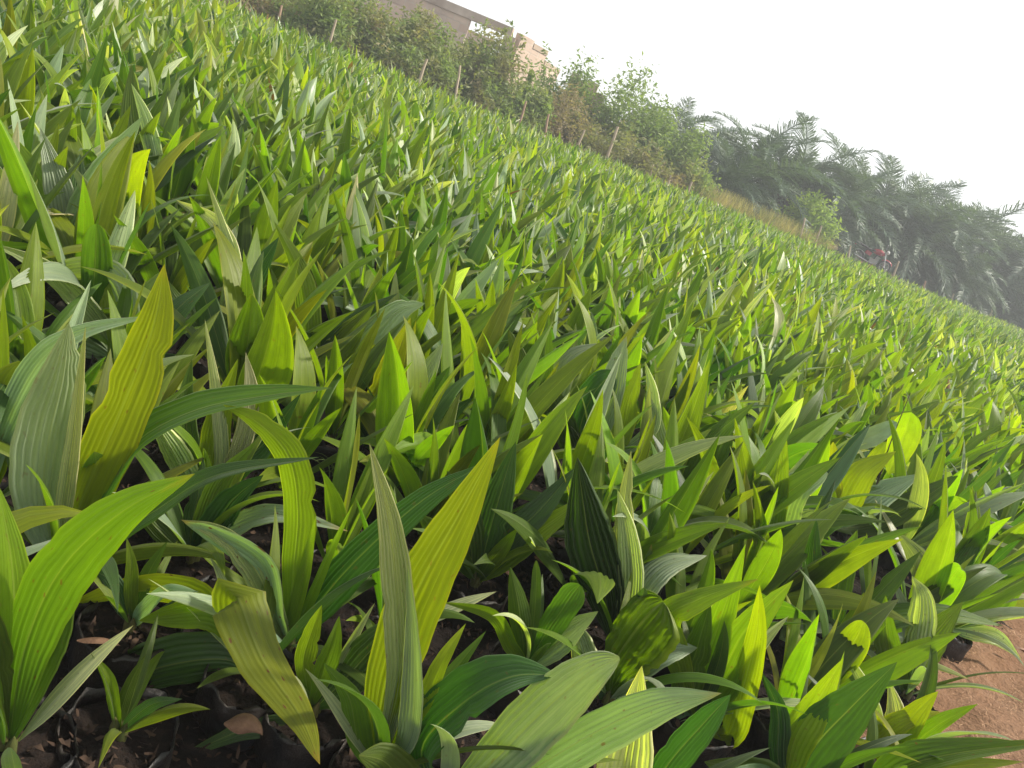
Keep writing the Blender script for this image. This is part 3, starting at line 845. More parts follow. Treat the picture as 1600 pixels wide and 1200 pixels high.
# ------------------------------------------------------------------ the rest of the bed
KINDS = [   # label, group, leaf mix
    ("bright lime seedling among hundreds alike in the packed bed", "lime seedlings in the packed bed", "BBMBOBM"),
    ("mid-green seedling with striped upright leaves in the packed bed", "mid-green seedlings in the packed bed", "MMBMBDP"),
    ("silvery grey-green seedling with waxy leaves in the packed bed", "silvery seedlings in the packed bed", "GMGBPMB"),
    ("yellowing seedling with withered leaf tips in the packed bed", "yellowing seedlings in the packed bed", "YOBBYMW"),
]
def random_plant(r, mix, n):
    """Parameter arrays of one seedling's leaves."""
    az0 = r.uniform(0, 6.28)
    az = az0 + np.arange(n) * 2.4 + r.normal(0, .3, n)
    order = np.linspace(0, 1, n)                       # 0 = oldest, outermost
    el = np.radians(43 + 42 * order ** .7) + r.normal(0, .15, n)
    bend = np.where(r.random(n) < .34, r.uniform(.9, 2.1, n), r.uniform(.1, .8, n)) * (1.2 - .6 * order)
    L = r.uniform(.29, .43, n) * (0.75 + .5 * np.sin(np.pi * (0.25 + .6 * order)))
    W = L * np.where(r.random(n) < .3, r.uniform(.16, .22, n), r.uniform(.095, .16, n))
    tw = r.normal(0, .55, n)
    types = [mix[i] for i in r.integers(0, len(mix), n)]
    base = np.stack([np.cos(az) * .008, np.sin(az) * .008, 0.005 + .03 * order], -1)
    return base, az, el, bend, L, W, tw, types

PROTOS = []
for k in range(12):
    r = np.random.default_rng(100 + k)
    n = 9
    base, az, el, bend, L, W, tw, types = random_plant(r, KINDS[k % 4][2], n)
    nt, nu = 16, 13
    V = batch_leaves(base, az, el, bend, L, W, tw, nt, nu, pleat=.07, fold=r.uniform(.1, .75, n) * r.choice([-1, 1, 1], n), az_drift=r.normal(0, .25, n), prof=profile(np.linspace(0, 1, nt), p=.85))
    ms = []
    for i in range(n):
        col, par = leaf_attrs([types[i]], nt * nu)
        me = mesh_np("leaf", V[i].reshape(-1, 3), grid_faces(1, nt, nu), grid_uv(1, nt, nu), col, par)
        me.materials.append(M_LEAF)
        ms.append(me)
    PROTOS.append(ms)

# jittered grid laid along the bed's edge
SP = 0.235
ga = np.arange(-180, 225); 
A, B = np.meshgrid(ga, ga, indexing='ij')
A = A.ravel().astype(float); B = B.ravel().astype(float)
A += rng.uniform(-.22, .22, A.shape); B += rng.uniform(-.22, .22, B.shape)
X = 1.29 + SP * (A * ax[0] + B * nx[0]); Y = 1.68 + SP * (A * ax[1] + B * nx[1])
ok = (Y < edge_y(X) - .4 + 0.3 * np.sin(X * .7) + .25 * np.sin(X * 1.9)) & (Y > 0.35) & (in_path(X, Y) < -0.10)
px, py, zc = project(np.stack([X, Y, gz(X, Y) + .35], -1))
mg = np.clip(500 / np.maximum(zc, .5), 120, 420)
ok &= (zc > 0.45) & (px > -mg) & (px < 1600 + mg) & (py > -mg) & (py < 1200 + mg * 1.2)
# keep bases clear of the lens's own standing room and of the placed seedlings
ok &= (X ** 2 + Y ** 2) > 0.62 ** 2
hb = np.array(HERO_BASES)
dmin = np.min(np.hypot(X[:, None] - hb[None, :, 0], Y[:, None] - hb[None, :, 1]), 1)
ok &= dmin > 0.16
X, Y, zc, px, py = X[ok], Y[ok], zc[ok], px[ok], py[ok]
# a filler right in front of placed seedlings would hide them: leave the nearest rows to the placed ones
inside = (px > -60) & (px < 1660) & (py > -60) & (py < 1260)
wb_ = on_bed(1345, 815, BAG_Z); wz_ = float(project(np.array([tuple(wb_)]))[2][0])
near_gap = ((zc < 1.32) & (px > -150) & (px < 1560) & (py > 900)) | inside & (((zc < 1.75) & (rng.random(len(X)) < 0.15)) | ((zc < 1.45) & (rng.random(len(X)) < np.where(px < 700, .6, .7)))
                     | (zc < 1.22) | ((zc < wz_ + .05) & (zc > 1.5) & (px > 1290) & (px < 1440) & (py < 860)))
X, Y, zc, px, py = [q[~near_gap] for q in (X, Y, zc, px, py)]
order = np.argsort(np.where((px > -80) & (px < 1680) & (py > -80) & (py < 1290), zc, zc + 1000))
X, Y, zc = X[order], Y[order], zc[order]
N_SINGLE = 300 - len(HERO_BASES)
kind_noise = np.sin(X * 1.1 + 2 * np.sin(Y * .8)) + np.sin(Y * 1.3 + X * .4) + rng.normal(0, 1.1, len(X))
for i in range(N_SINGLE):
    kd = 0 if kind_noise[i] > .75 else (3 if kind_noise[i] > .1 and rng.random() < .35 else (1 if rng.random() < .55 else 2))
    k = kd + 4 * int(rng.integers(0, 3))
    small = 0.68 if zc[i] < 1.5 else (0.8 if zc[i] < 1.8 else 1.0)
    root = thing("palm_seedling", (X[i], Y[i], gz(X[i], Y[i]) + BAG_Z), KINDS[kd][0], "palm seedling", KINDS[kd][1], rz=rng.uniform(0, 6.28), scale=rng.uniform(.85, 1.15) * small)
    bag_parts(root, i)
    for j, me in enumerate(PROTOS[k]):
        o = put("leaf", me, root)
        if rng.random() < .5: o.rotation_euler = (rng.normal(0, .07), rng.normal(0, .07), rng.normal(0, .2))
print("bed plants", len(X), "heroes", len(HERO_BASES))

# beyond those, the bed reads as one mass
def mass(idx, nt, nu, nl):
    r = rng
    n = len(idx) * nl
    o = np.tile(np.linspace(0, 1, nl), len(idx))
    bx = np.repeat(X[idx], nl); by = np.repeat(Y[idx], nl)
    az = np.repeat(r.uniform(0, 6.28, len(idx)), nl) + np.tile(np.arange(nl) * 2.4, len(idx)) + r.normal(0, .3, n)
    el = np.radians(43 + 42 * o ** .7) + r.normal(0, .15, n)
    bend = np.where(r.random(n) < .34, r.uniform(.9, 2.1, n), r.uniform(.1, .8, n)) * (1.2 - .6 * o)
    sz = np.repeat(r.uniform(.82, 1.18, len(idx)), nl)
    L = r.uniform(.29, .45, n) * (0.75 + .5 * np.sin(np.pi * (0.25 + .6 * o))) * sz
    W = L * np.where(r.random(n) < .3, r.uniform(.16, .22, n), r.uniform(.095, .16, n))
    base = np.stack([bx + np.cos(az) * .008, by + np.sin(az) * .008, gz(bx, by) + BAG_Z + .005 + .03 * o], -1)
    V = batch_leaves(base, az, el, bend, L, W, r.normal(0, .55, n), nt, nu, fold=r.uniform(.1, .75, n) * r.choice([-1, 1, 1], n), az_drift=r.normal(0, .25, n))
    kn = np.repeat(kind_noise_o[idx], nl) + r.normal(0, .7, n)
    q = r.random(n)
    ty = np.where(kn > .9, np.where(q < .22, 'Y', np.where(q < .72, 'B', np.where(q < .9, 'O', 'P'))),
         np.where(kn > -.6, np.where(q < .40, 'B', np.where(q < .60, 'M', np.where(q < .66, 'O', np.where(q < .80, 'G', np.where(q < .94, 'P', 'W'))))),  # extra pale-coloured P and W leaves paint in the sky's whitish sheen
                  np.where(q < .40, 'M', np.where(q < .55, 'D', np.where(q < .80, 'G', np.where(q < .92, 'B', 'P'))))))
    ty = np.where((r.random(n) < .016) & (o < .5), 'R', ty)
    col, par = leaf_attrs(list(ty), nt * nu)
    return V.reshape(-1, 3), grid_faces(n, nt, nu), grid_uv(n, nt, nu), col, par
kind_noise_o = kind_noise
rest = np.arange(N_SINGLE, len(X))
zr = zc[rest] % 1000
parts = [(rest[zr < 7], 8, 5, 9), (rest[(zr >= 7) & (zr < 14)], 7, 3, 8), (rest[zr >= 14], 5, 3, 7)]
Vs, Fs, Us, Cs, Ps, off = [], [], [], [], [], 0
for idx, nt, nu, nl in parts:
    if len(idx) == 0: continue
    V, F_, U_, C_, P_ = mass(idx, nt, nu, nl)
    Vs.append(V); Fs.append(F_ + off); Us.append(U_); Cs.append(C_); Ps.append(P_); off += len(V)
bed = mesh_np("seedling_bed", np.concatenate(Vs), np.concatenate(Fs), np.concatenate(Us), np.concatenate(Cs), np.concatenate(Ps))
bed_o = put("palm_seedling_bed", bed, None, M_FAR)
tag(bed_o, "mass of young oil palm seedlings filling the nursery field to its far edge", "palm seedlings", None, "stuff")

# ------------------------------------------------------------------ litter on the soil
def scatter_chips(n, y0, y1, name, zf, size, mat, label, cat):
    mb_v, mb_f = [], []
    k = 0
    while k < n:
        y = rng.uniform(y0, y1); x = rng.uniform(-1.2 - y * .6, 1.3 + y * .7)
        if in_path(x, y) > -.05: continue
        s = size * rng.uniform(.4, 1.6); a = rng.uniform(0, 6.28); tl = rng.normal(0, .5, 2)
        q = (np.array([[-1, -.3, 0], [0, -.45, .12], [1, -.1, 0], [.9, .3, 0], [0, .4, .15], [-.8, .25, 0]]) + rng.normal(0, .22, (6, 3))) * s * np.array((1, rng.uniform(.5, 1.2), 1))
        c, sn = math.cos(a), math.sin(a)
        q = q @ np.array([[c, sn, 0], [-sn, c, 0], [0, 0, 1]])
        q[:, 2] += q[:, 0] * tl[0] + q[:, 1] * tl[1]
        mb_v.append(q + np.array((x, y, zf(x, y) + .002))); mb_f.append(np.array([[0, 1, 4, 5], [1, 2, 3, 4]]) + 6 * k)
        k += 1
    me = mesh_np(name, np.concatenate(mb_v), np.concatenate(mb_f))
    return tag(put(name, me, None, mat), label, cat, None, "stuff")
allb = np.concatenate([hb, np.stack([X[:900], Y[:900]], -1)])
def soil_z(x, y):
    d = np.min(np.hypot(allb[:, 0] - x, allb[:, 1] - y))
    return (BAG_Z + 0.004 if d < .068 else 0.088) + rng.uniform(0, .008) + gz(x, y)
scatter_chips(26000, .35, 3.4, "soil_debris", soil_z, 0.0062, M_CHIP, "broken shell chips and crumbs littering the dark soil", "soil debris")

# loose fibres on the bare path
fv, ff = [], []
for k in range(5200):
    s = rng.uniform(-.6, 2.2); d = rng.uniform(-.2, 1.0)
    p = np.array((1.29 + ax[0] * s + nx[0] * d, 1.68 + ax[1] * s + nx[1] * d, 0))
    p[2] = 0.071 + 0.065 * min(1, (d + .3) / .42) ** 1.4 + lump(p[0], p[1]) + .002 + gz(p[0], p[1])
    a = rng.uniform(0, 6.28); l = rng.uniform(.006, .022)
    dv = np.array((math.cos(a), math.sin(a), rng.normal(.1, .25))) * l; w = np.array((-math.sin(a), math.cos(a), 0)) * .0006
    m = p + dv * .5 + np.array((0, 0, rng.uniform(0, .006)))
    fv.append(np.array([p - w, p + w, m + w, m - w, p + dv + w * .5, p + dv - w * .5])); ff.append(np.array([[0, 1, 2, 3], [3, 2, 4, 5]]) + 6 * k)
tag(put("path_fibre_litter", mesh_np("path_fibre_litter", np.concatenate(fv), np.concatenate(ff)), None, M_FIBRE), "fine straw fibres strewn over the bare brown path", "fibre litter", None, "stuff")

# curled dry leaves lying on the bags
def dry_leaf(px_, py_, z, L, W, az, bend, label, seed):
    r = np.random.default_rng(seed)
    p = on_bed(px_, py_, z)
    nt, nu = 14, 9
    V = batch_leaves(np.zeros((1, 3)), np.array([az]), np.array([.5]), np.array([bend]), np.array([L * .75]), np.array([W * .85]), np.array([r.normal(0, .5)]), nt, nu, pleat=.15, fold=.5)
    o = put("dry_leaf", mesh_np("dry_leaf", V.reshape(-1, 3), grid_faces(1, nt, nu), grid_uv(1, nt, nu)), None, M_DRY)
    o.location = p
    return tag(o, label, "dry leaf", "dry leaves on the soil")
dry_leaf(835, 870, .2, .12, .05, .4, 2.4, "curled brown dry leaf lying behind the short V-shaped seedling", 1)
dry_leaf(800, 900, .18, .13, .035, 2.6, 1.6, "flat tan dry leaf lying between the fan seedling and the V-shaped seedling", 2)
dry_leaf(350, 1130, .17, .09, .035, .2, 1.6, "crumpled tan dry leaf under the drooping spotted leaf", 3)
dry_leaf(560, 1120, .19, .10, .05, .1, 2.6, "rolled red-brown dry leaf beside the two short bright leaves", 4)
dry_leaf(520, 1085, .17, .09, .03, 2.0, 1.4, "small pinkish dry leaf on chips at the foot of the two short bright leaves", 5)
dry_leaf(1340, 1000, .19, .07, .06, 1.0, 2.2, "pale rounded dry leaf under the long level striped leaf", 6)
dry_leaf(1310, 1165, .17, .16, .06, .3, 2.0, "withered tan leaf lying below the big smooth blue-green leaf", 7)
dry_leaf(1570, 1010, .15, .14, .03, .2, 1.5, "shrivelled straw-coloured leaf at the top of the bare path", 8)
dry_leaf(120, 1000, .17, .09, .02, .3, 1.2, "thin straw-coloured leaf scrap on soil beside the corner seedling", 9)

# thin weeds
def weed(px_, py_, n, h, label, seed):
    r = np.random.default_rng(seed)
    p = on_bed(px_, py_, BAG_Z)
    mb = MB()
    for k in range(n):
        a = r.uniform(0, 6.28); l = h * r.uniform(.5, 1.1); o = r.normal(0, .012, 2)
        pts = [np.array((o[0] + math.cos(a) * l * .7 * t ** 1.5, o[1] + math.sin(a) * l * .7 * t ** 1.5, l * (t - .45 * t ** 3))) for t in np.linspace(0, 1, 7)]
        mb.tube(pts, np.linspace(.0011, .0003, 7), 4, cap=False)
    o = mb.build("grass_weed", M_WEED, None, True); o.location = p
    return tag(o, label, "weed", "wispy grass weeds")
weed(525, 745, 34, .09, "wispy grass tuft in the dark gap above the long dark leaf", 1)
weed(1040, 905, 20, .09, "wispy weed tuft beside the boldly white-striped leaf", 2)
weed(300, 690, 18, .11, "thin dry grass tuft behind the vivid yellow leaf", 3)
weed(1590, 960, 24, .10, "pale grass tuft at the head of the bare path", 4)

# ------------------------------------------------------------------ broad-leaved weed
def ovate(root, p0, p1, wid, side_hint, typ, mat, seed):
    nt, nu = 18, 15
    t = np.linspace(0, 1, nt)
    p0 = np.array(p0); p1 = np.array(p1)
    d = p1 - p0; ln = np.linalg.norm(d)
    S = np.array(side_hint, float); S -= d * (S @ d) / ln ** 2; S /= np.linalg.norm(S)
    Nn = np.cross(S, d / ln)
    sp = p0 + d * t[:, None] + Nn * (0.08 * ln * np.sin(np.pi * t))[:, None]
    pf = np.sin(np.pi * t ** .8) ** .62 * (1 - .15 * t)
    V = blade(sp, np.tile(S, (nt, 1)), np.tile(Nn, (nt, 1)), np.float64(wid), nu, pf, fold=.15, pleat=.02, npl=5, wav=.08)
    col, par = leaf_attrs([typ], nt * nu); par[:, 1] = .12; par[:, 2] = 0
    return put("leaf", mesh_np("leaf", V.reshape(-1, 3), grid_faces(1, nt, nu), grid_uv(1, nt, nu), col, par), root, mat)
wb = on_bed(1345, 815, BAG_Z)
wroot = thing("broadleaf_weed", wb, "tall broad-leaved weed with an oval glowing yellow leaf on a brown stem", "weed")
def wp(x_, y_, dy=0.0): return np.array(on_y(x_, y_, wb.y + dy) - wb)
mb = MB(); mb.tube(catmull([(0, 0, 0), wp(1372, 750), wp(1392, 690), wp(1425, 608)], 12), np.linspace(.0035, .0015, 12), 6); mb.build("stem", M_BARK, wroot, True)
ovate(wroot, wp(1424, 644, -.02), wp(1388, 742, -.05), .125, np.array((.8, -.6, .25)), 'Y', M_LEAF, 1)
ovate(wroot, wp(1402, 660, -.02), wp(1303, 702, -.04), .09, wp(1350, 640) - wp(1340, 730), 'G', M_LEAF, 2)
ovate(wroot, wp(1385, 690, .03), wp(1345, 735, .05), .05, wp(1350, 640) - wp(1340, 730), 'Y', M_LEAF, 3)
ovate(wroot, wp(1420, 615, .0), wp(1432, 590, .0), .02, (1, 0, 0), 'B', M_LEAF, 4)
wroot["label"] = "tall broad-leaved weed with one oval glowing yellow leaf on a brown stem"

# ------------------------------------------------------------------ stakes along the far edge
STAKES = [  # top px, bottom px, distance, red?, thickness, label
    (352, -6, 346, 14, 32.2, 0, "wooden stake where the hedge meets the top of the photo"),
    (440, 8, 432, 46, 32.0, 1, "brown stake standing before the brown dry shrub at the top"),
    (525, 30, 515, 68, 31.9, 0, "tan stake between the brown shrub and the dark green shrubs"),
    (519, 128, 517, 160, 22.0, 0, "slim pale stake standing alone inside the bed among the seedlings"),
    (667, 92, 657, 122, 31.9, 0, "thick pale stake before dark green leaves left of the house corner"),
    (719, 102, 712, 150, 31.8, 0, "tall thin stake under the long roof beam of the house"),
    (822, 158, 812, 192, 31.9, 1, "red-brown stake at the foot of the bright green bush"),
    (857, 178, 852, 208, 32.1, 1, "dark red stub where bright bush and dry shrubs meet"),
    (913, 203, 902, 230, 31.9, 0, "short pale stake before the dry brown shrub"),
    (966, 198, 948, 246, 31.9, 0, "tallest pale stake before the dry shrubs"),
    (1021, 256, 1014, 280, 31.9, 0, "short stake under the light green tree"),
    (1048, 274, 1041, 296, 31.9, 0, "stub of a stake beside the leafy climbing bush"),
    (1081, 284, 1072, 308, 31.9, 0, "pale stake where hedge gives way to the palms"),
    (1329, 391, 1322, 415, 32.0, 0, "stake just behind the rear rack of the motorcycle"),
    (1404, 415, 1391, 446, 32.0, 0, "stake just ahead of the motorcycle front wheel"),
    (1446, 446, 1440, 468, 32.2, 1, "orange-brown stub on the red earth bank"),
    (1490, 466, 1483, 484, 32.0, 0, "low tilted stake on the red earth bank"),
    (1552, 486, 1541, 508, 31.9, 0, "last stake below the big palms near the photo edge"),
    (1258, 348, 1250, 370, 32.2, 0, "slim stick in the dry grass under the sapling"),
    (1284, 360, 1274, 378, 32.2, 0, "leaning pale stick above the red board"),
]
for k, (tx, ty, bx, by, dist, red, lab) in enumerate(STAKES):
    dist = edge_at(bx, by, (dist - 32.0) * .8) if dist > 25 else edge_at(bx, by, -4.0)
    ty -= 7 if k >= 13 else 0
    pb = on_y(bx, by, dist); pt = on_y(tx, ty, dist)
    d = pt - pb
    g0 = float(gz(pb.x, pb.y))
    foot = Vector((pb.x - d.x * min(1.2, (pb.z - g0) / max(d.z, .2)), dist, g0 - .02))
    mb = MB(); r = np.random.default_rng(k)
    rad = (.052 if k in (4, 9) else .042) * (.35 + .65 * dist / 32)
    pts = np.array([np.array(foot) + (np.array(pt) - np.array(foot)) * s + np.array((r.normal(0, .006), r.normal(0, .006), 0)) for s in np.linspace(0, 1, 6)]) - np.array(foot)
    mb.tube(pts, rad * np.array([1.0, 1.02, .97, 1.0, .92, .85]) , 8)
    o = mb.build("wooden_stake", M_WOODR if red else M_WOOD, None, True); o.location = foot
    tag(o, lab, "stake", "wooden stakes along the far edge")

# ------------------------------------------------------------------ hedge shrubs, trees
def shrub_meshes(seed, w, h, n, leaf, clumps=14, base_h=0.1, spiky=0.0):
    """(foliage verts/faces, stem MB): many small leaves in ragged clumps around branching stems."""
    r = np.random.default_rng(seed)
    mb = MB()
    tips = []
    for k in range(clumps):
        a = r.uniform(0, 6.28); rr = w * .5 * math.sqrt(r.random()) ; hh = h * r.uniform(.28, 1.0) * (1 - .30 * (rr / (w * .5)) ** 2)
        tip = np.array((math.cos(a) * rr, math.sin(a) * rr, hh))
        st = np.array((math.cos(a) * rr * .15, math.sin(a) * rr * .15, 0))
        mid = (st + tip) / 2 + r.normal(0, .06 * h, 3)
        mb.tube(catmull([st, mid, tip], 7), np.linspace(.03, .008, 7) * (h / 3), 5)
        tips.append((tip, mid))
    C = []
    for tip, mid in tips:
        m = n // clumps
        s = r.random(m) ** .7
        c = mid + (tip - mid) * s[:, None] + r.normal(0, 1, (m, 3)) * np.array((w * .105, w * .105, h * .075))
        C.append(c)
    # shoots poking out of the outline
    for k in range(int(10 + spiky * 20)):
        tip, mid = tips[r.integers(len(tips))]
        d = r.normal(0, .35, 3) + np.array((0, 0, 1.0)); d /= np.linalg.norm(d)
        s = r.random(24)
        C.append(tip + d * (s * h * r.uniform(.12, .28))[:, None] + r.normal(0, .03, (24, 3)))
    C = np.concatenate(C); C[:, 2] = np.maximum(C[:, 2], base_h + r.uniform(0, .3, len(C)))
    m = len(C)
    d = r.normal(0, 1, (m, 3)); d[:, 2] *= .7; d /= np.linalg.norm(d, axis=1)[:, None]
    u = np.cross(d, r.normal(0, 1, (m, 3))); u /= np.linalg.norm(u, axis=1)[:, None]
    L = leaf * r.uniform(.6, 1.4, m)[:, None]; W = L * .36
    nn = np.cross(d, u)
    V = np.stack([C, C + d * L * .45 + u * W * .5 + nn * L * .06, C + d * L, C + d * L * .45 - u * W * .5 + nn * L * .06], 1).reshape(-1, 3)
    Fq = np.arange(m * 4).reshape(-1, 4)
    return V, Fq, mb

FM = {
    'dark': foliage_mat("dark_shrub_leaf", (0.11, 0.16, 0.055), (0.23, 0.30, 0.10), (0.30, 0.25, 0.14)),
    'mid': foliage_mat("green_shrub_leaf", (0.14, 0.21, 0.055), (0.28, 0.36, 0.11), (0.27, 0.26, 0.12)),
    'light': foliage_mat("light_shrub_leaf", (0.13, 0.21, 0.06), (0.28, 0.35, 0.12), (0.18, 0.24, 0.08)),
    'dry': foliage_mat("dry_shrub_leaf", (0.19, 0.16, 0.08), (0.36, 0.29, 0.17), (0.26, 0.20, 0.13)),
    'olive': foliage_mat("olive_shrub_leaf", (0.13, 0.16, 0.055), (0.29, 0.29, 0.12), (0.24, 0.21, 0.11)),
    'lime': foliage_mat("lime_shrub_leaf", (0.20, 0.30, 0.06), (0.36, 0.44, 0.12), (0.26, 0.36, 0.09)),
    'grass': foliage_mat("dry_grass", (0.34, 0.28, 0.14), (0.55, 0.46, 0.27), (0.16, 0.19, 0.06)),
    'palm': foliage_mat("palm_leaflet", (0.055, 0.095, 0.056), (0.14, 0.195, 0.125), (0.08, 0.13, 0.085), trans=.25, rough=.45),
}
SHRUBS = [  # centre px, base distance, width m, height m, leaves, kind, name, label, cat
    (395, -20, 33.6, 2.6, 2.0, 5200, 'dry', 'shrub', "brown dry shrub at the top end of the hedge", 'shrub'),
    (330, -60, 34.4, 3.2, 2.6, 5000, 'dark', 'shrub', "dark shrub cut off by the photo top behind the first stake", 'shrub'),
    (500, 0, 33.6, 2.6, 2.7, 6500, 'mid', 'shrub', "leafy green shrub behind the tan stake", 'shrub'),
    (560, 30, 33.9, 2.8, 2.9, 6500, 'dark', 'shrub', "dark green shrub with fine leaves below the brick house front", 'shrub'),
    (620, 60, 33.5, 2.6, 2.6, 6500, 'dark', 'shrub', "dark bush behind the thick pale stake", 'shrub'),
    (690, 80, 33.8, 2.7, 2.9, 7000, 'mid', 'shrub', "big green bush rising to the open gap in the house wall", 'shrub'),
    (755, 110, 33.6, 2.5, 2.8, 7000, 'dark', 'shrub', "tall dark green bush below the house corner pillar", 'shrub'),
    (815, 150, 33.3, 1.9, 1.9, 5000, 'mid', 'shrub', "bright green bush behind the red-brown stake", 'shrub'),
    (875, 165, 34.2, 2.6, 2.5, 4200, 'dry', 'shrub', "thin brown shrub in front of the pale side wall", 'shrub'),
    (885, 120, 37.5, 2.4, 4.0, 5200, 'light', 'small_tree', "slender pale tree standing beside the house side wall", 'tree'),
    (930, 200, 33.6, 2.6, 2.1, 4800, 'olive', 'shrub', "olive shrub in front of the broken red wall", 'shrub'),
    (975, 170, 35.5, 3.0, 4.0, 8000, 'light', 'small_tree', "bushy light green tree at the middle of the hedge", 'tree'),
    (1000, 235, 33.4, 2.4, 1.9, 4600, 'olive', 'shrub', "straggly olive shrub behind the tallest pale stake", 'shrub'),
    (1040, 220, 35.0, 2.6, 3.4, 7000, 'light', 'small_tree', "light green leafy tree between hedge and oil palms", 'tree'),
    (1075, 270, 33.6, 2.2, 1.9, 5200, 'mid', 'shrub', "low green bush at the end of the hedge by the palms", 'shrub'),
    (1030, 270, 33.0, 1.8, 1.2, 3600, 'dry', 'shrub', "low dry brush under the light green trees", 'shrub'),
    (1276, 325, 33.0, 1.9, 2.3, 3400, 'lime', 'sapling', "lone light green sapling in front of the dark palms", 'tree'),
    (470, -60, 39.0, 3.6, 3.4, 5500, 'mid', 'small_tree', "green tree behind the hedge at the photo top", 'tree'),
    (650, 40, 35.2, 2.6, 3.3, 6000, 'olive', 'shrub', "olive bush climbing against the brick house front", 'shrub'),
]
for k, (cx, cyy, dist, w, h, n, mk, nm, lab, cat) in enumerate(SHRUBS):
    d0 = dist; dist = edge_at(cx, cyy, .3 + (dist - 32.0) * .8); q_ = dist / d0
    w, h = w * q_ * 1.25, h * q_ * ((1.35 if cx > 720 or cx < 520 else 1.12) if cx < 830 else 1.1)
    P = on_y(cx, cyy, dist)
    V, Fq, mb = shrub_meshes(500 + k, w, h, n, (.19 if mk != 'dry' else .14) * q_ ** .7, clumps=16, spiky=.6)
    root = thing(nm, (P.x, dist, float(gz(P.x, dist))), lab, cat, "hedge shrubs and trees behind the bed")
    put("foliage", mesh_np("foliage", V, Fq, smooth=False), root, FM[mk])
    mb.build("trunk", M_BARK, root, True)

# dry grass verge at the far edge
n = 9000
gx = np.concatenate([rng.uniform(-9, 20, n // 3), rng.uniform(2.8, 9.0, n - n // 3)]); gy = edge_y(gx) + rng.uniform(.0, 1.5, n)
L = np.concatenate([rng.uniform(.2, .6, n // 3), rng.uniform(.45, 1.15, n - n // 3)]); a = rng.uniform(0, 6.28, n); ln = rng.uniform(.1, .7, n)
b0 = np.stack([gx, gy, gz(gx, gy)], -1); dv = np.stack([np.cos(a) * ln, np.sin(a) * ln, np.ones(n)], -1) * L[:, None]
w = np.stack([-np.sin(a), np.cos(a), np.zeros(n)], -1) * .012
V = np.stack([b0 - w, b0 + w, b0 + dv * .6 + w * .7, b0 + dv * .6 - w * .7, b0 + dv - [0, 0, .06] + w * .1, b0 + dv - [0, 0, .06] - w * .1], 1).reshape(-1, 3)
i6 = np.arange(n)[:, None] * 6
Fq = np.concatenate([i6 + np.array([[0, 1, 2, 3]]), i6 + np.array([[3, 2, 4, 5]])])
tag(put("verge_grass", mesh_np("verge_grass", V, Fq), None, FM['grass']), "straw-coloured dry grass along the far edge of the bed", "grass", None, "stuff")

# ------------------------------------------------------------------ oil palms
def frond_mesh(seed, L, arch, droop):
    """One pinnate frond lying along +X: rachis and drooping leaflets."""
    r = np.random.default_rng(seed)
    nt = 12
    t = np.linspace(0, 1, nt)
    e = -arch * t ** 1.3
    T = np.stack([np.cos(e), np.zeros(nt), np.sin(e)], -1)
    P = np.concatenate([[np.zeros(3)], np.cumsum((T[1:] + T[:-1]) / 2, 0)]) * L / (nt - 1)
    mb = MB(); mb.tube(P, np.linspace(.035, .006, nt), 5)
    npair = 62
    ts = np.linspace(.16, 1, npair); V = []; k = 0
    for s in (-1, 1):
        for q in ts:
            f = q * (nt - 1); i = min(int(f), nt - 2); g_ = f - i
            p = P[i] * (1 - g_) + P[i + 1] * g_; tt = T[i]
            up = np.array((-tt[2], 0, tt[0]))
            l = L * .24 * math.sin(math.pi * (0.18 + .78 * q)) ** .8 * r.uniform(.8, 1.15)
            d0 = np.array((0, s, 0)) * .8 + tt * (.45 + .5 * q) + up * (.25 + r.normal(0, .25)); d0 /= np.linalg.norm(d0)
            mid = p + d0 * l * .5
            d1 = d0 + np.array((0, 0, -droop * r.uniform(.6, 1.4))); d1 /= np.linalg.norm(d1)
            end = mid + d1 * l * .5
            w = tt * .024
            V.append(np.array([p - w * .6, p + w * .6, mid + w, mid - w, end + w * .15, end - w * .15]))
    V = np.concatenate(V); m = len(V) // 6
    i6 = np.arange(m)[:, None] * 6
    mb.add(V, np.concatenate([i6 + np.array([[0, 1, 2, 3]]), i6 + np.array([[3, 2, 4, 5]])]))
    return mb.mesh("frond", False)
FRONDS = [frond_mesh(s, 3.55, a_, d_) for s, (a_, d_) in enumerate([(1.2, .8), (1.6, 1.0), (1.9, 1.2), (1.0, .7), (2.4, 1.4), (1.45, .9)])]
for f in FRONDS: f.materials.append(FM['palm'])
PALMS = [  # px of crown centre, distance, scale, fronds, label
    (1180, 250, 40.0, 1.15, "full oil palm rising just behind the end of the hedge"),
    (1255, 260, 41.5, 1.2, "tall dark oil palm behind the lone sapling"),
    (1330, 290, 40.5, 1.05, "oil palm with rounded arching fronds above the motorcycle"),
    (1395, 300, 42.5, 1.22, "tall oil palm with upright fronds in the middle of the grove"),
    (1455, 325, 40.0, 1.2, "oil palm behind the stake ahead of the motorcycle"),
    (1520, 340, 41.5, 1.28, "tall oil palm next to the last one on the skyline"),
    (1590, 385, 39.0, 1.32, "oil palm cut off by the photo edge at the end of the grove"),
    (1500, 420, 36.5, .82, "low pale oil palm with fronds sweeping the red earth bank"),
    (1575, 455, 37.0, .80, "short oil palm at the photo edge under the tall ones"),
    (1100, 225, 46.0, .92, "hazy oil palm farther back behind the light green trees"),
    (1055, 200, 50.0, .85, "faintest far oil palm showing above the hedge end"),
    (1140, 275, 37.5, .80, "low oil palm brushing the end of the hedge"),
    (1360, 350, 44.5, 1.0, "dark oil palm deep in the shade behind the motorcycle"),
    (1225, 310, 44.0, 1.0, "dark oil palm deep in the shade behind the sapling"),
    (1660, 410, 42.0, 1.32, "oil palm whose fronds reach in past the photo edge"),
    (1440, 380, 46.0, 1.1, "dark oil palm deep in the grove ahead of the motorcycle"),
]
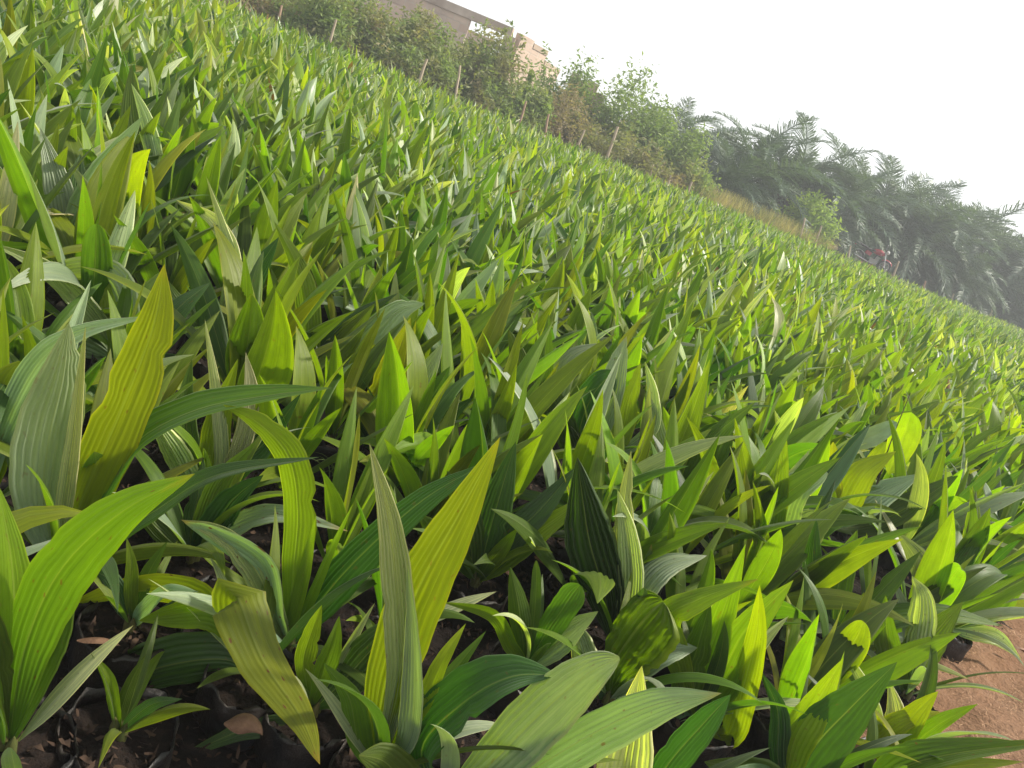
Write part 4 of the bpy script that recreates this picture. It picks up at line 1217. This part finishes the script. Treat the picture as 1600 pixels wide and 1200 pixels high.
for k, (cx, cyy, dist, s, lab) in enumerate(PALMS):
    r = np.random.default_rng(900 + k)
    dist = edge_at(cx, cyy, 1.0 + (dist - 35.0) * .65); s *= dist / 36.0
    P = on_y(cx, cyy, dist); g0 = float(gz(P.x, dist))
    hz = max(.7, min(P.z - g0, 3.4)) * .58
    root = thing("oil_palm", (P.x, dist, g0), lab, "palm tree", "oil palms behind the bed", rz=r.uniform(0, 6.28))
    mb = MB(); nn = 14
    zz = np.linspace(0, hz, nn)
    mb.tube(np.stack([r.normal(0, .02, nn), r.normal(0, .02, nn), zz], -1), (.24 + .05 * (np.arange(nn) % 2)) * s, 9)
    for q in range(26):                      # old frond stubs
        a = q * 2.4; z = hz * (.2 + .8 * q / 26)
        mb.tube([(math.cos(a) * .22 * s, math.sin(a) * .22 * s, z - .1), (math.cos(a) * .42 * s, math.sin(a) * .42 * s, z + .12)], [.06, .03], 5)
    mb.build("trunk", M_BARK, root, False)
    nf = 40 if k < 9 else 34
    for q in range(nf):
        f = put("frond", FRONDS[int(r.integers(0, len(FRONDS)))], root)
        lev = q / (nf - 1)
        el = RAD(-22 + 104 * lev ** 1.05) + r.normal(0, .1)
        f.location = (0, 0, hz - .25 + .35 * lev)
        f.rotation_euler = (r.normal(0, .25), -el, q * 2.4 + r.normal(0, .15))
        sc_ = s * r.uniform(.85, 1.12) * (.92 if lev < .3 else 1)
        f.scale = (sc_, sc_, sc_)

# ------------------------------------------------------------------ red earth bank at the foot of the palms
M_BANK = rough_mat("red_earth", (0.13, 0.06, 0.04), (0.26, 0.13, 0.085), 3.0, .95, .8, dist=.1)
bx_ = np.linspace(8.5, 40, 110); byv = np.linspace(.15, 5, 24)
BX, BO = np.meshgrid(bx_, byv, indexing='ij')
BY = edge_y(BX) + BO
def bank_z(x, y):
    o = y - edge_y(x)
    return gz(x, y) + 0.03 + .5 * np.clip(o / 2.2, 0, 1) * np.clip((x - 8.5) / 3, 0, 1) + .05 * np.sin(x * 2.1 + y) * np.sin(y * 3.3) - .5 * np.clip((o - 3.5) / 1.5, 0, 1)
BZ = bank_z(BX, BY)
ni, nj = BX.shape
ii = np.arange(ni - 1)[:, None] * nj + np.arange(nj - 1)[None]
tag(put("terrain", mesh_np("terrain", np.stack([BX, BY, BZ], -1).reshape(-1, 3), np.stack([ii, ii + nj, ii + nj + 1, ii + 1], -1).reshape(-1, 4)), None, M_BANK), kind="structure")

# ------------------------------------------------------------------ unfinished brick house behind the hedge
def brick_mat(name, c1, c2, mortar, scale=1.0):
    m, nt, out = new_mat(name); L_ = nt.links.new
    tc = N(nt, "ShaderNodeTexCoord")
    mp = N(nt, "ShaderNodeMapping"); mp.inputs["Rotation"].default_value = (RAD(90), 0, 0)
    L_(tc.outputs["Object"], mp.inputs[0])
    br = N(nt, "ShaderNodeTexBrick", Scale=scale)
    br.inputs["Color1"].default_value = (*c1, 1); br.inputs["Color2"].default_value = (*c2, 1); br.inputs["Mortar"].default_value = (*mortar, 1)
    br.inputs["Brick Width"].default_value = .46; br.inputs["Row Height"].default_value = .24; br.inputs["Mortar Size"].default_value = .014
    L_(mp.outputs[0], br.inputs["Vector"])
    nz = N(nt, "ShaderNodeTexNoise", Scale=1.3, Detail=5.0); L_(tc.outputs["Object"], nz.inputs["Vector"])
    col = mix_(nt, math_(nt, 'MULTIPLY_ADD', nz.outputs[0], 2.0, -.65, clamp=True), br.outputs[0], (c2[0] * .7, c2[1] * .75, c2[2] * .8))
    b = N(nt, "ShaderNodeBsdfPrincipled", Roughness=.9); L_(col, b.inputs["Base Color"])
    bp = N(nt, "ShaderNodeBump", Strength=.5, Distance=.02); L_(br.outputs["Fac"], bp.inputs["Height"]); bp.invert = True
    L_(bp.outputs[0], b.inputs["Normal"]); L_(b.outputs[0], out.inputs["Surface"])
    return m
M_BRICK = brick_mat("mud_brick", (0.72, 0.55, 0.42), (0.62, 0.45, 0.34), (0.64, 0.53, 0.42))
M_CONC = rough_mat("concrete_beam", (0.50, 0.40, 0.32), (0.64, 0.53, 0.43), 3, .9, .3, c3=(0.36, 0.27, 0.21), scale2=1.2)
M_PLAS = rough_mat("pale_render", (0.42, 0.32, 0.24), (0.52, 0.40, 0.30), 2, .9, .3)
HY = 26.0
def hx(px_, py_, y=HY): return on_y(px_, py_, y).x
corner = on_y(822, 52, HY); HG = float(gz(corner.x, HY)); top_z = corner.z - HG
left_x = hx(560, -50)
house = thing("brick_house", (corner.x, HY, float(gz(corner.x, HY))), "unfinished roofless brick house with a long bare roof beam behind the hedge", "house")
xl = left_x - corner.x - 4.0
gap0 = hx(735, 30) - corner.x; gap1 = hx(790, 50) - corner.x
beam_h = .25; lintel = top_z - beam_h; sill = 1.4
mb = MB()
edges = [(xl, xl + 2.0), (xl + 3.0, -4.8), (-3.86, gap0)]
for a_, b_ in edges: mb.box(((a_ + b_) / 2, .11, lintel / 2), (b_ - a_, .22, lintel))
for a_, b_ in [(xl + 2.0, xl + 3.0), (-4.8, -3.86), (gap0, gap1)]: mb.box(((a_ + b_) / 2, .11, sill / 2), (b_ - a_, .2, sill))
mb.box((-4.8 + .47, .11, lintel - .2), (.94, .21, .4)); mb.box((xl + 2.5, .11, lintel - .2), (1.0, .21, .4))
mb.build("front_wall", M_BRICK, house)
mb = MB(); mb.box(((xl + gap1) / 2 + .05, .11, top_z - beam_h / 2), (gap1 - xl + .3, .30, beam_h)); mb.build("roof_beam", M_CONC, house)
mb = MB(); mb.box((gap1 + .20, .11, (top_z - beam_h) / 2), (.36, .34, top_z - beam_h)); mb.build("corner_pillar", M_PLAS, house)
# stepped end wall receding from the corner
pc = MB()
e1 = on_y(850, 86, HY + 1.6); e2 = on_y(868, 108, HY + 3)
E1, E2 = e1.z - HG, e2.z - HG
p0 = np.array((gap1 + .42, .1, 0)); p1 = np.array((e1.x - corner.x, 1.6, 0)); p2 = np.array((e2.x - corner.x, 3.6, 0))
def wall_seg(mb_, a_, b_, z0, z1, th=.22):
    d = (b_ - a_); l = np.linalg.norm(d); d = d / l; ang = math.atan2(d[1], d[0])
    R = np.array(Matrix.Rotation(ang, 3, 'Z'))
    mb_.box(tuple((a_ + b_) / 2 + np.array((0, 0, (z0 + z1) / 2))), (l, th, z1 - z0), R)
wall_seg(pc, p0, p0 + (p1 - p0) * .45, 0, top_z - .06)
wall_seg(pc, p0 + (p1 - p0) * .452, p1, 0, E1)
wall_seg(pc, p1 + (p2 - p1) * .004, p2, 0, E2 - .1)
pc.build("side_wall", M_BRICK, house)
mb = MB(); wall_seg(mb, p0 + (p1 - p0) * .46, p1, E1 + .003, E1 + .16, .26); wall_seg(mb, p1 + (p2 - p1) * .01, p2, E2 - .097, E2 + .06, .26); mb.build("wall_coping", M_PLAS, house)
mb = MB(); mb.box(((xl + gap0) / 2, 5.2, 1.3), (gap0 - xl, .22, 2.6)); mb.build("rear_wall", M_BRICK, house)

# broken boundary wall farther along
WY = edge_at(920, 160, 4.5); wa = on_y(902, 130, WY); wz = on_y(940, 172, WY); WG = float(gz(wa.x, WY))
bw = thing("boundary_wall", ((wa.x + wz.x) / 2, WY, WG), "broken red brick wall stub standing between the olive shrub and the trees", "wall")
mb = MB(); l = wz.x - wa.x + .5
for q in range(5):
    x0 = -l / 2 + l * q / 5; zt = wa.z - WG + (.25, .12, .2, -.05, -.3)[q]
    mb.box((x0 + l / 10, 0, zt / 2), (l / 5 - .003, .22, zt))
mb.build("brick_face", M_BRICK, bw)
mb = MB(); mb.box((l / 2 - .1, -.16, .9), (.3, .1, 1.8)); mb.build("buttress", M_PLAS, bw)

# ------------------------------------------------------------------ red board propped in the dry grass
BYD = edge_at(1285, 382, .5); pb0 = on_y(1262, 378, BYD); pb1 = on_y(1308, 388, BYD); BG = float(gz(pb0.x, BYD))
bd = thing("wooden_board", (pb0.x, BYD, BG), "faded red board with a pale end propped level on short legs in dry grass", "board")
d = pb1 - pb0; pb0 = pb0 - Vector((0, 0, BG))
mb = MB(); mb.box((d.x * .42, 0, pb0.z + d.z * .42), (d.length * .86, .14, .13), np.array(Matrix.Rotation(-math.atan2(d.z, d.x), 3, 'Y'))); mb.build("plank", rough_mat("faded_red_paint", (.42, .13, .09), (.52, .24, .18), 9, .7, .3), bd)
mb = MB(); mb.box((d.x * .93, 0, pb0.z + d.z * .93), (d.length * .15, .15, .11), np.array(Matrix.Rotation(-math.atan2(d.z, d.x), 3, 'Y'))); mb.build("plank_end", M_PLAS, bd)
for fx in (.15, .62):
    mb = MB(); mb.box((d.x * fx, 0, (pb0.z + d.z * fx - .07) / 2), (.07, .07, pb0.z + d.z * fx - .07)); mb.build("leg", M_WOOD, bd)

# ------------------------------------------------------------------ motorcycle
def paint(name, c, rough=.3, metal=0.0):
    return rough_mat(name, tuple(x * .85 for x in c), c, 6, rough, .03, metal=metal, spec=.5)
M_RED = paint("red_tank_paint", (.40, .04, .055), .25); M_BLK = paint("black_rubber", (.03, .03, .03), .6)
M_CHR = paint("chrome", (.62, .62, .64), .22, .9); M_ENG = paint("cast_alloy", (.38, .37, .36), .45, .5); M_SEAT = paint("seat_vinyl", (.05, .047, .05), .5)
M_WHT = paint("pale_plastic", (.62, .60, .58), .4)
MY = edge_at(1358, 430, 1.5); mp_ = on_y(1342, 440, MY)
bike = thing("motorcycle", (mp_.x, MY, float(bank_z(mp_.x, MY)) + .04), "red and silver motorcycle parked between stakes under the palms", "motorcycle", rz=RAD(-12), scale=.92)
for wx in (-.62, .64):
    w_ = put("wheel", None, bike); w_.location = (wx, 0, .30)
    mb = MB(); mb.torus((0, 0, 0), .255, .045, n=28); mb.build("tyre", M_BLK, w_, True)
    mb = MB(); mb.torus((0, 0, 0), .205, .016, n=28, k=6)
    for q in range(18):
        a = q / 18 * 6.283; mb.tube([(0, .02 * (-1) ** q, 0), (math.cos(a) * .2, 0, math.sin(a) * .2)], .004, 4)
    mb.tube([(0, -.06, 0), (0, .06, 0)], .035, 10); mb.build("rim", M_CHR, w_, True)
mb = MB()
mb.tube([(-.62, .07, .30), (-.15, .07, .34), (.1, .05, .36)], .018, 6); mb.tube([(-.62, -.07, .30), (-.15, -.07, .34), (.1, -.05, .36)], .018, 6)
mb.tube([(.40, 0, .86), (.15, 0, .70), (.05, 0, .30)], .025, 7); mb.tube([(.36, 0, .80), (-.1, 0, .70), (-.72, 0, .72)], .022, 7)
mb.build("frame", M_BLK, bike, True)
mb = MB()
for s in (-.075, .075): mb.tube([(.64, s, .30), (.46, s, .78), (.42, s, .90)], [.024, .024, .02], 7)
mb.build("fork", M_CHR, bike, True)
mb = MB(); mb.tube([(.34, -.36, 1.02), (.40, -.18, 1.02), (.42, 0, .95), (.40, .18, 1.02), (.34, .36, 1.02)], .014, 7)
for s in (-1, 1): mb.tube([(.32, .38 * s, 1.015), (.355, .26 * s, 1.025)], .022, 8)
mb.build("handlebar", M_BLK, bike, True)
for s in (-1, 1):
    mb = MB(); mb.tube([(.40, .2 * s, 1.03), (.40, .27 * s, 1.18)], .007, 5); mb.ball((.40, .30 * s, 1.2), (.02, .065, .04)); mb.build("mirror", M_CHR, bike, True)
mb = MB(); mb.ball((.50, 0, .92), (.09, .10, .10)); mb.build("headlight", M_WHT, bike, True)
mb = MB(); mb.ball((.16, 0, .80), (.30, .13, .13), 16, 10); mb.tube([(.2, 0, .92), (.2, 0, .945)], .04, 10); mb.build("fuel_tank", M_RED, bike, True)
mb = MB()
for q, (x0, z0) in enumerate([(-.05, .80), (-.3, .79), (-.55, .83), (-.75, .86)]):
    mb.ball((x0, 0, z0), (.19, .12, .055), 12, 8)
mb.build("seat", M_SEAT, bike, True)
mb = MB(); mb.box((.1, 0, .36), (.36, .2, .2)); mb.box((.2, 0, .52), (.14, .16, .2), np.array(Matrix.Rotation(.3, 3, 'Y')))
for q in range(5): mb.box((.2 + .012 * q, 0, .45 + .04 * q), (.19, .21, .012), np.array(Matrix.Rotation(.3, 3, 'Y')))
mb.build("engine", M_ENG, bike)
mb = MB(); mb.tube([(.28, -.12, .45), (.22, -.15, .25), (-.1, -.16, .24), (-.35, -.17, .28), (-.85, -.18, .36)], [.018, .018, .02, .042, .045], 8); mb.build("exhaust", M_CHR, bike, True)
for nm, cx_, a0, a1, mt in (("front_fender", .64, .5, 2.3, M_RED), ("rear_fender", -.62, .6, 2.9, M_WHT)):
    th = np.linspace(a0, a1, 12); V = []
    for y_ in (-.06, -.03, 0, .03, .06):
        V.append(np.stack([cx_ + (.335 - 8 * y_ * y_) * np.cos(th), np.full(12, y_), .30 + (.335 - 8 * y_ * y_) * np.sin(th)], -1))
    mb = MB(); i_ = np.arange(4)[:, None] * 12 + np.arange(11)[None]
    mb.add(np.concatenate(V), np.stack([i_, i_ + 1, i_ + 13, i_ + 12], -1).reshape(-1, 4)); mb.build(nm, mt, bike, True)
mb = MB()
for s in (-.12, .12): mb.tube([(-.55, s, .88), (-.9, s, .90), (-1.02, s * .6, .95)], .012, 6)
for q in range(4): mb.tube([(-.6 - .1 * q, -.12, .885 + .005 * q), (-.6 - .1 * q, .12, .885 + .005 * q)], .009, 5)
mb.build("rear_rack", M_CHR, bike, True)
mb = MB(); mb.box((-.93, 0, .78), (.06, .12, .07)); mb.build("tail_light", M_RED, bike)
for s in (-1, 1):
    mb = MB(); mb.box((-.25, .13 * s, .62), (.26, .03, .16), np.array(Matrix.Rotation(.2, 3, 'Y'))); mb.build("side_cover", M_RED, bike)

# ------------------------------------------------------------------ hazy air
m, nt, out = new_mat("hazy_air")
pv = N(nt, "ShaderNodeVolumePrincipled"); pv.inputs["Color"].default_value = (.92, .95, .97, 1); pv.inputs["Density"].default_value = 0.0044; pv.inputs["Anisotropy"].default_value = 0.1
nt.links.new(pv.outputs[0], out.inputs["Volume"])
mb = MB(); mb.box((0, 428, 4.4), (880, 984, 11.2)); hz_ = mb.build("haze", m)
tag(hz_, kind="stuff")
print("objects", len(sc.objects), "bed verts", len(bed.vertices))
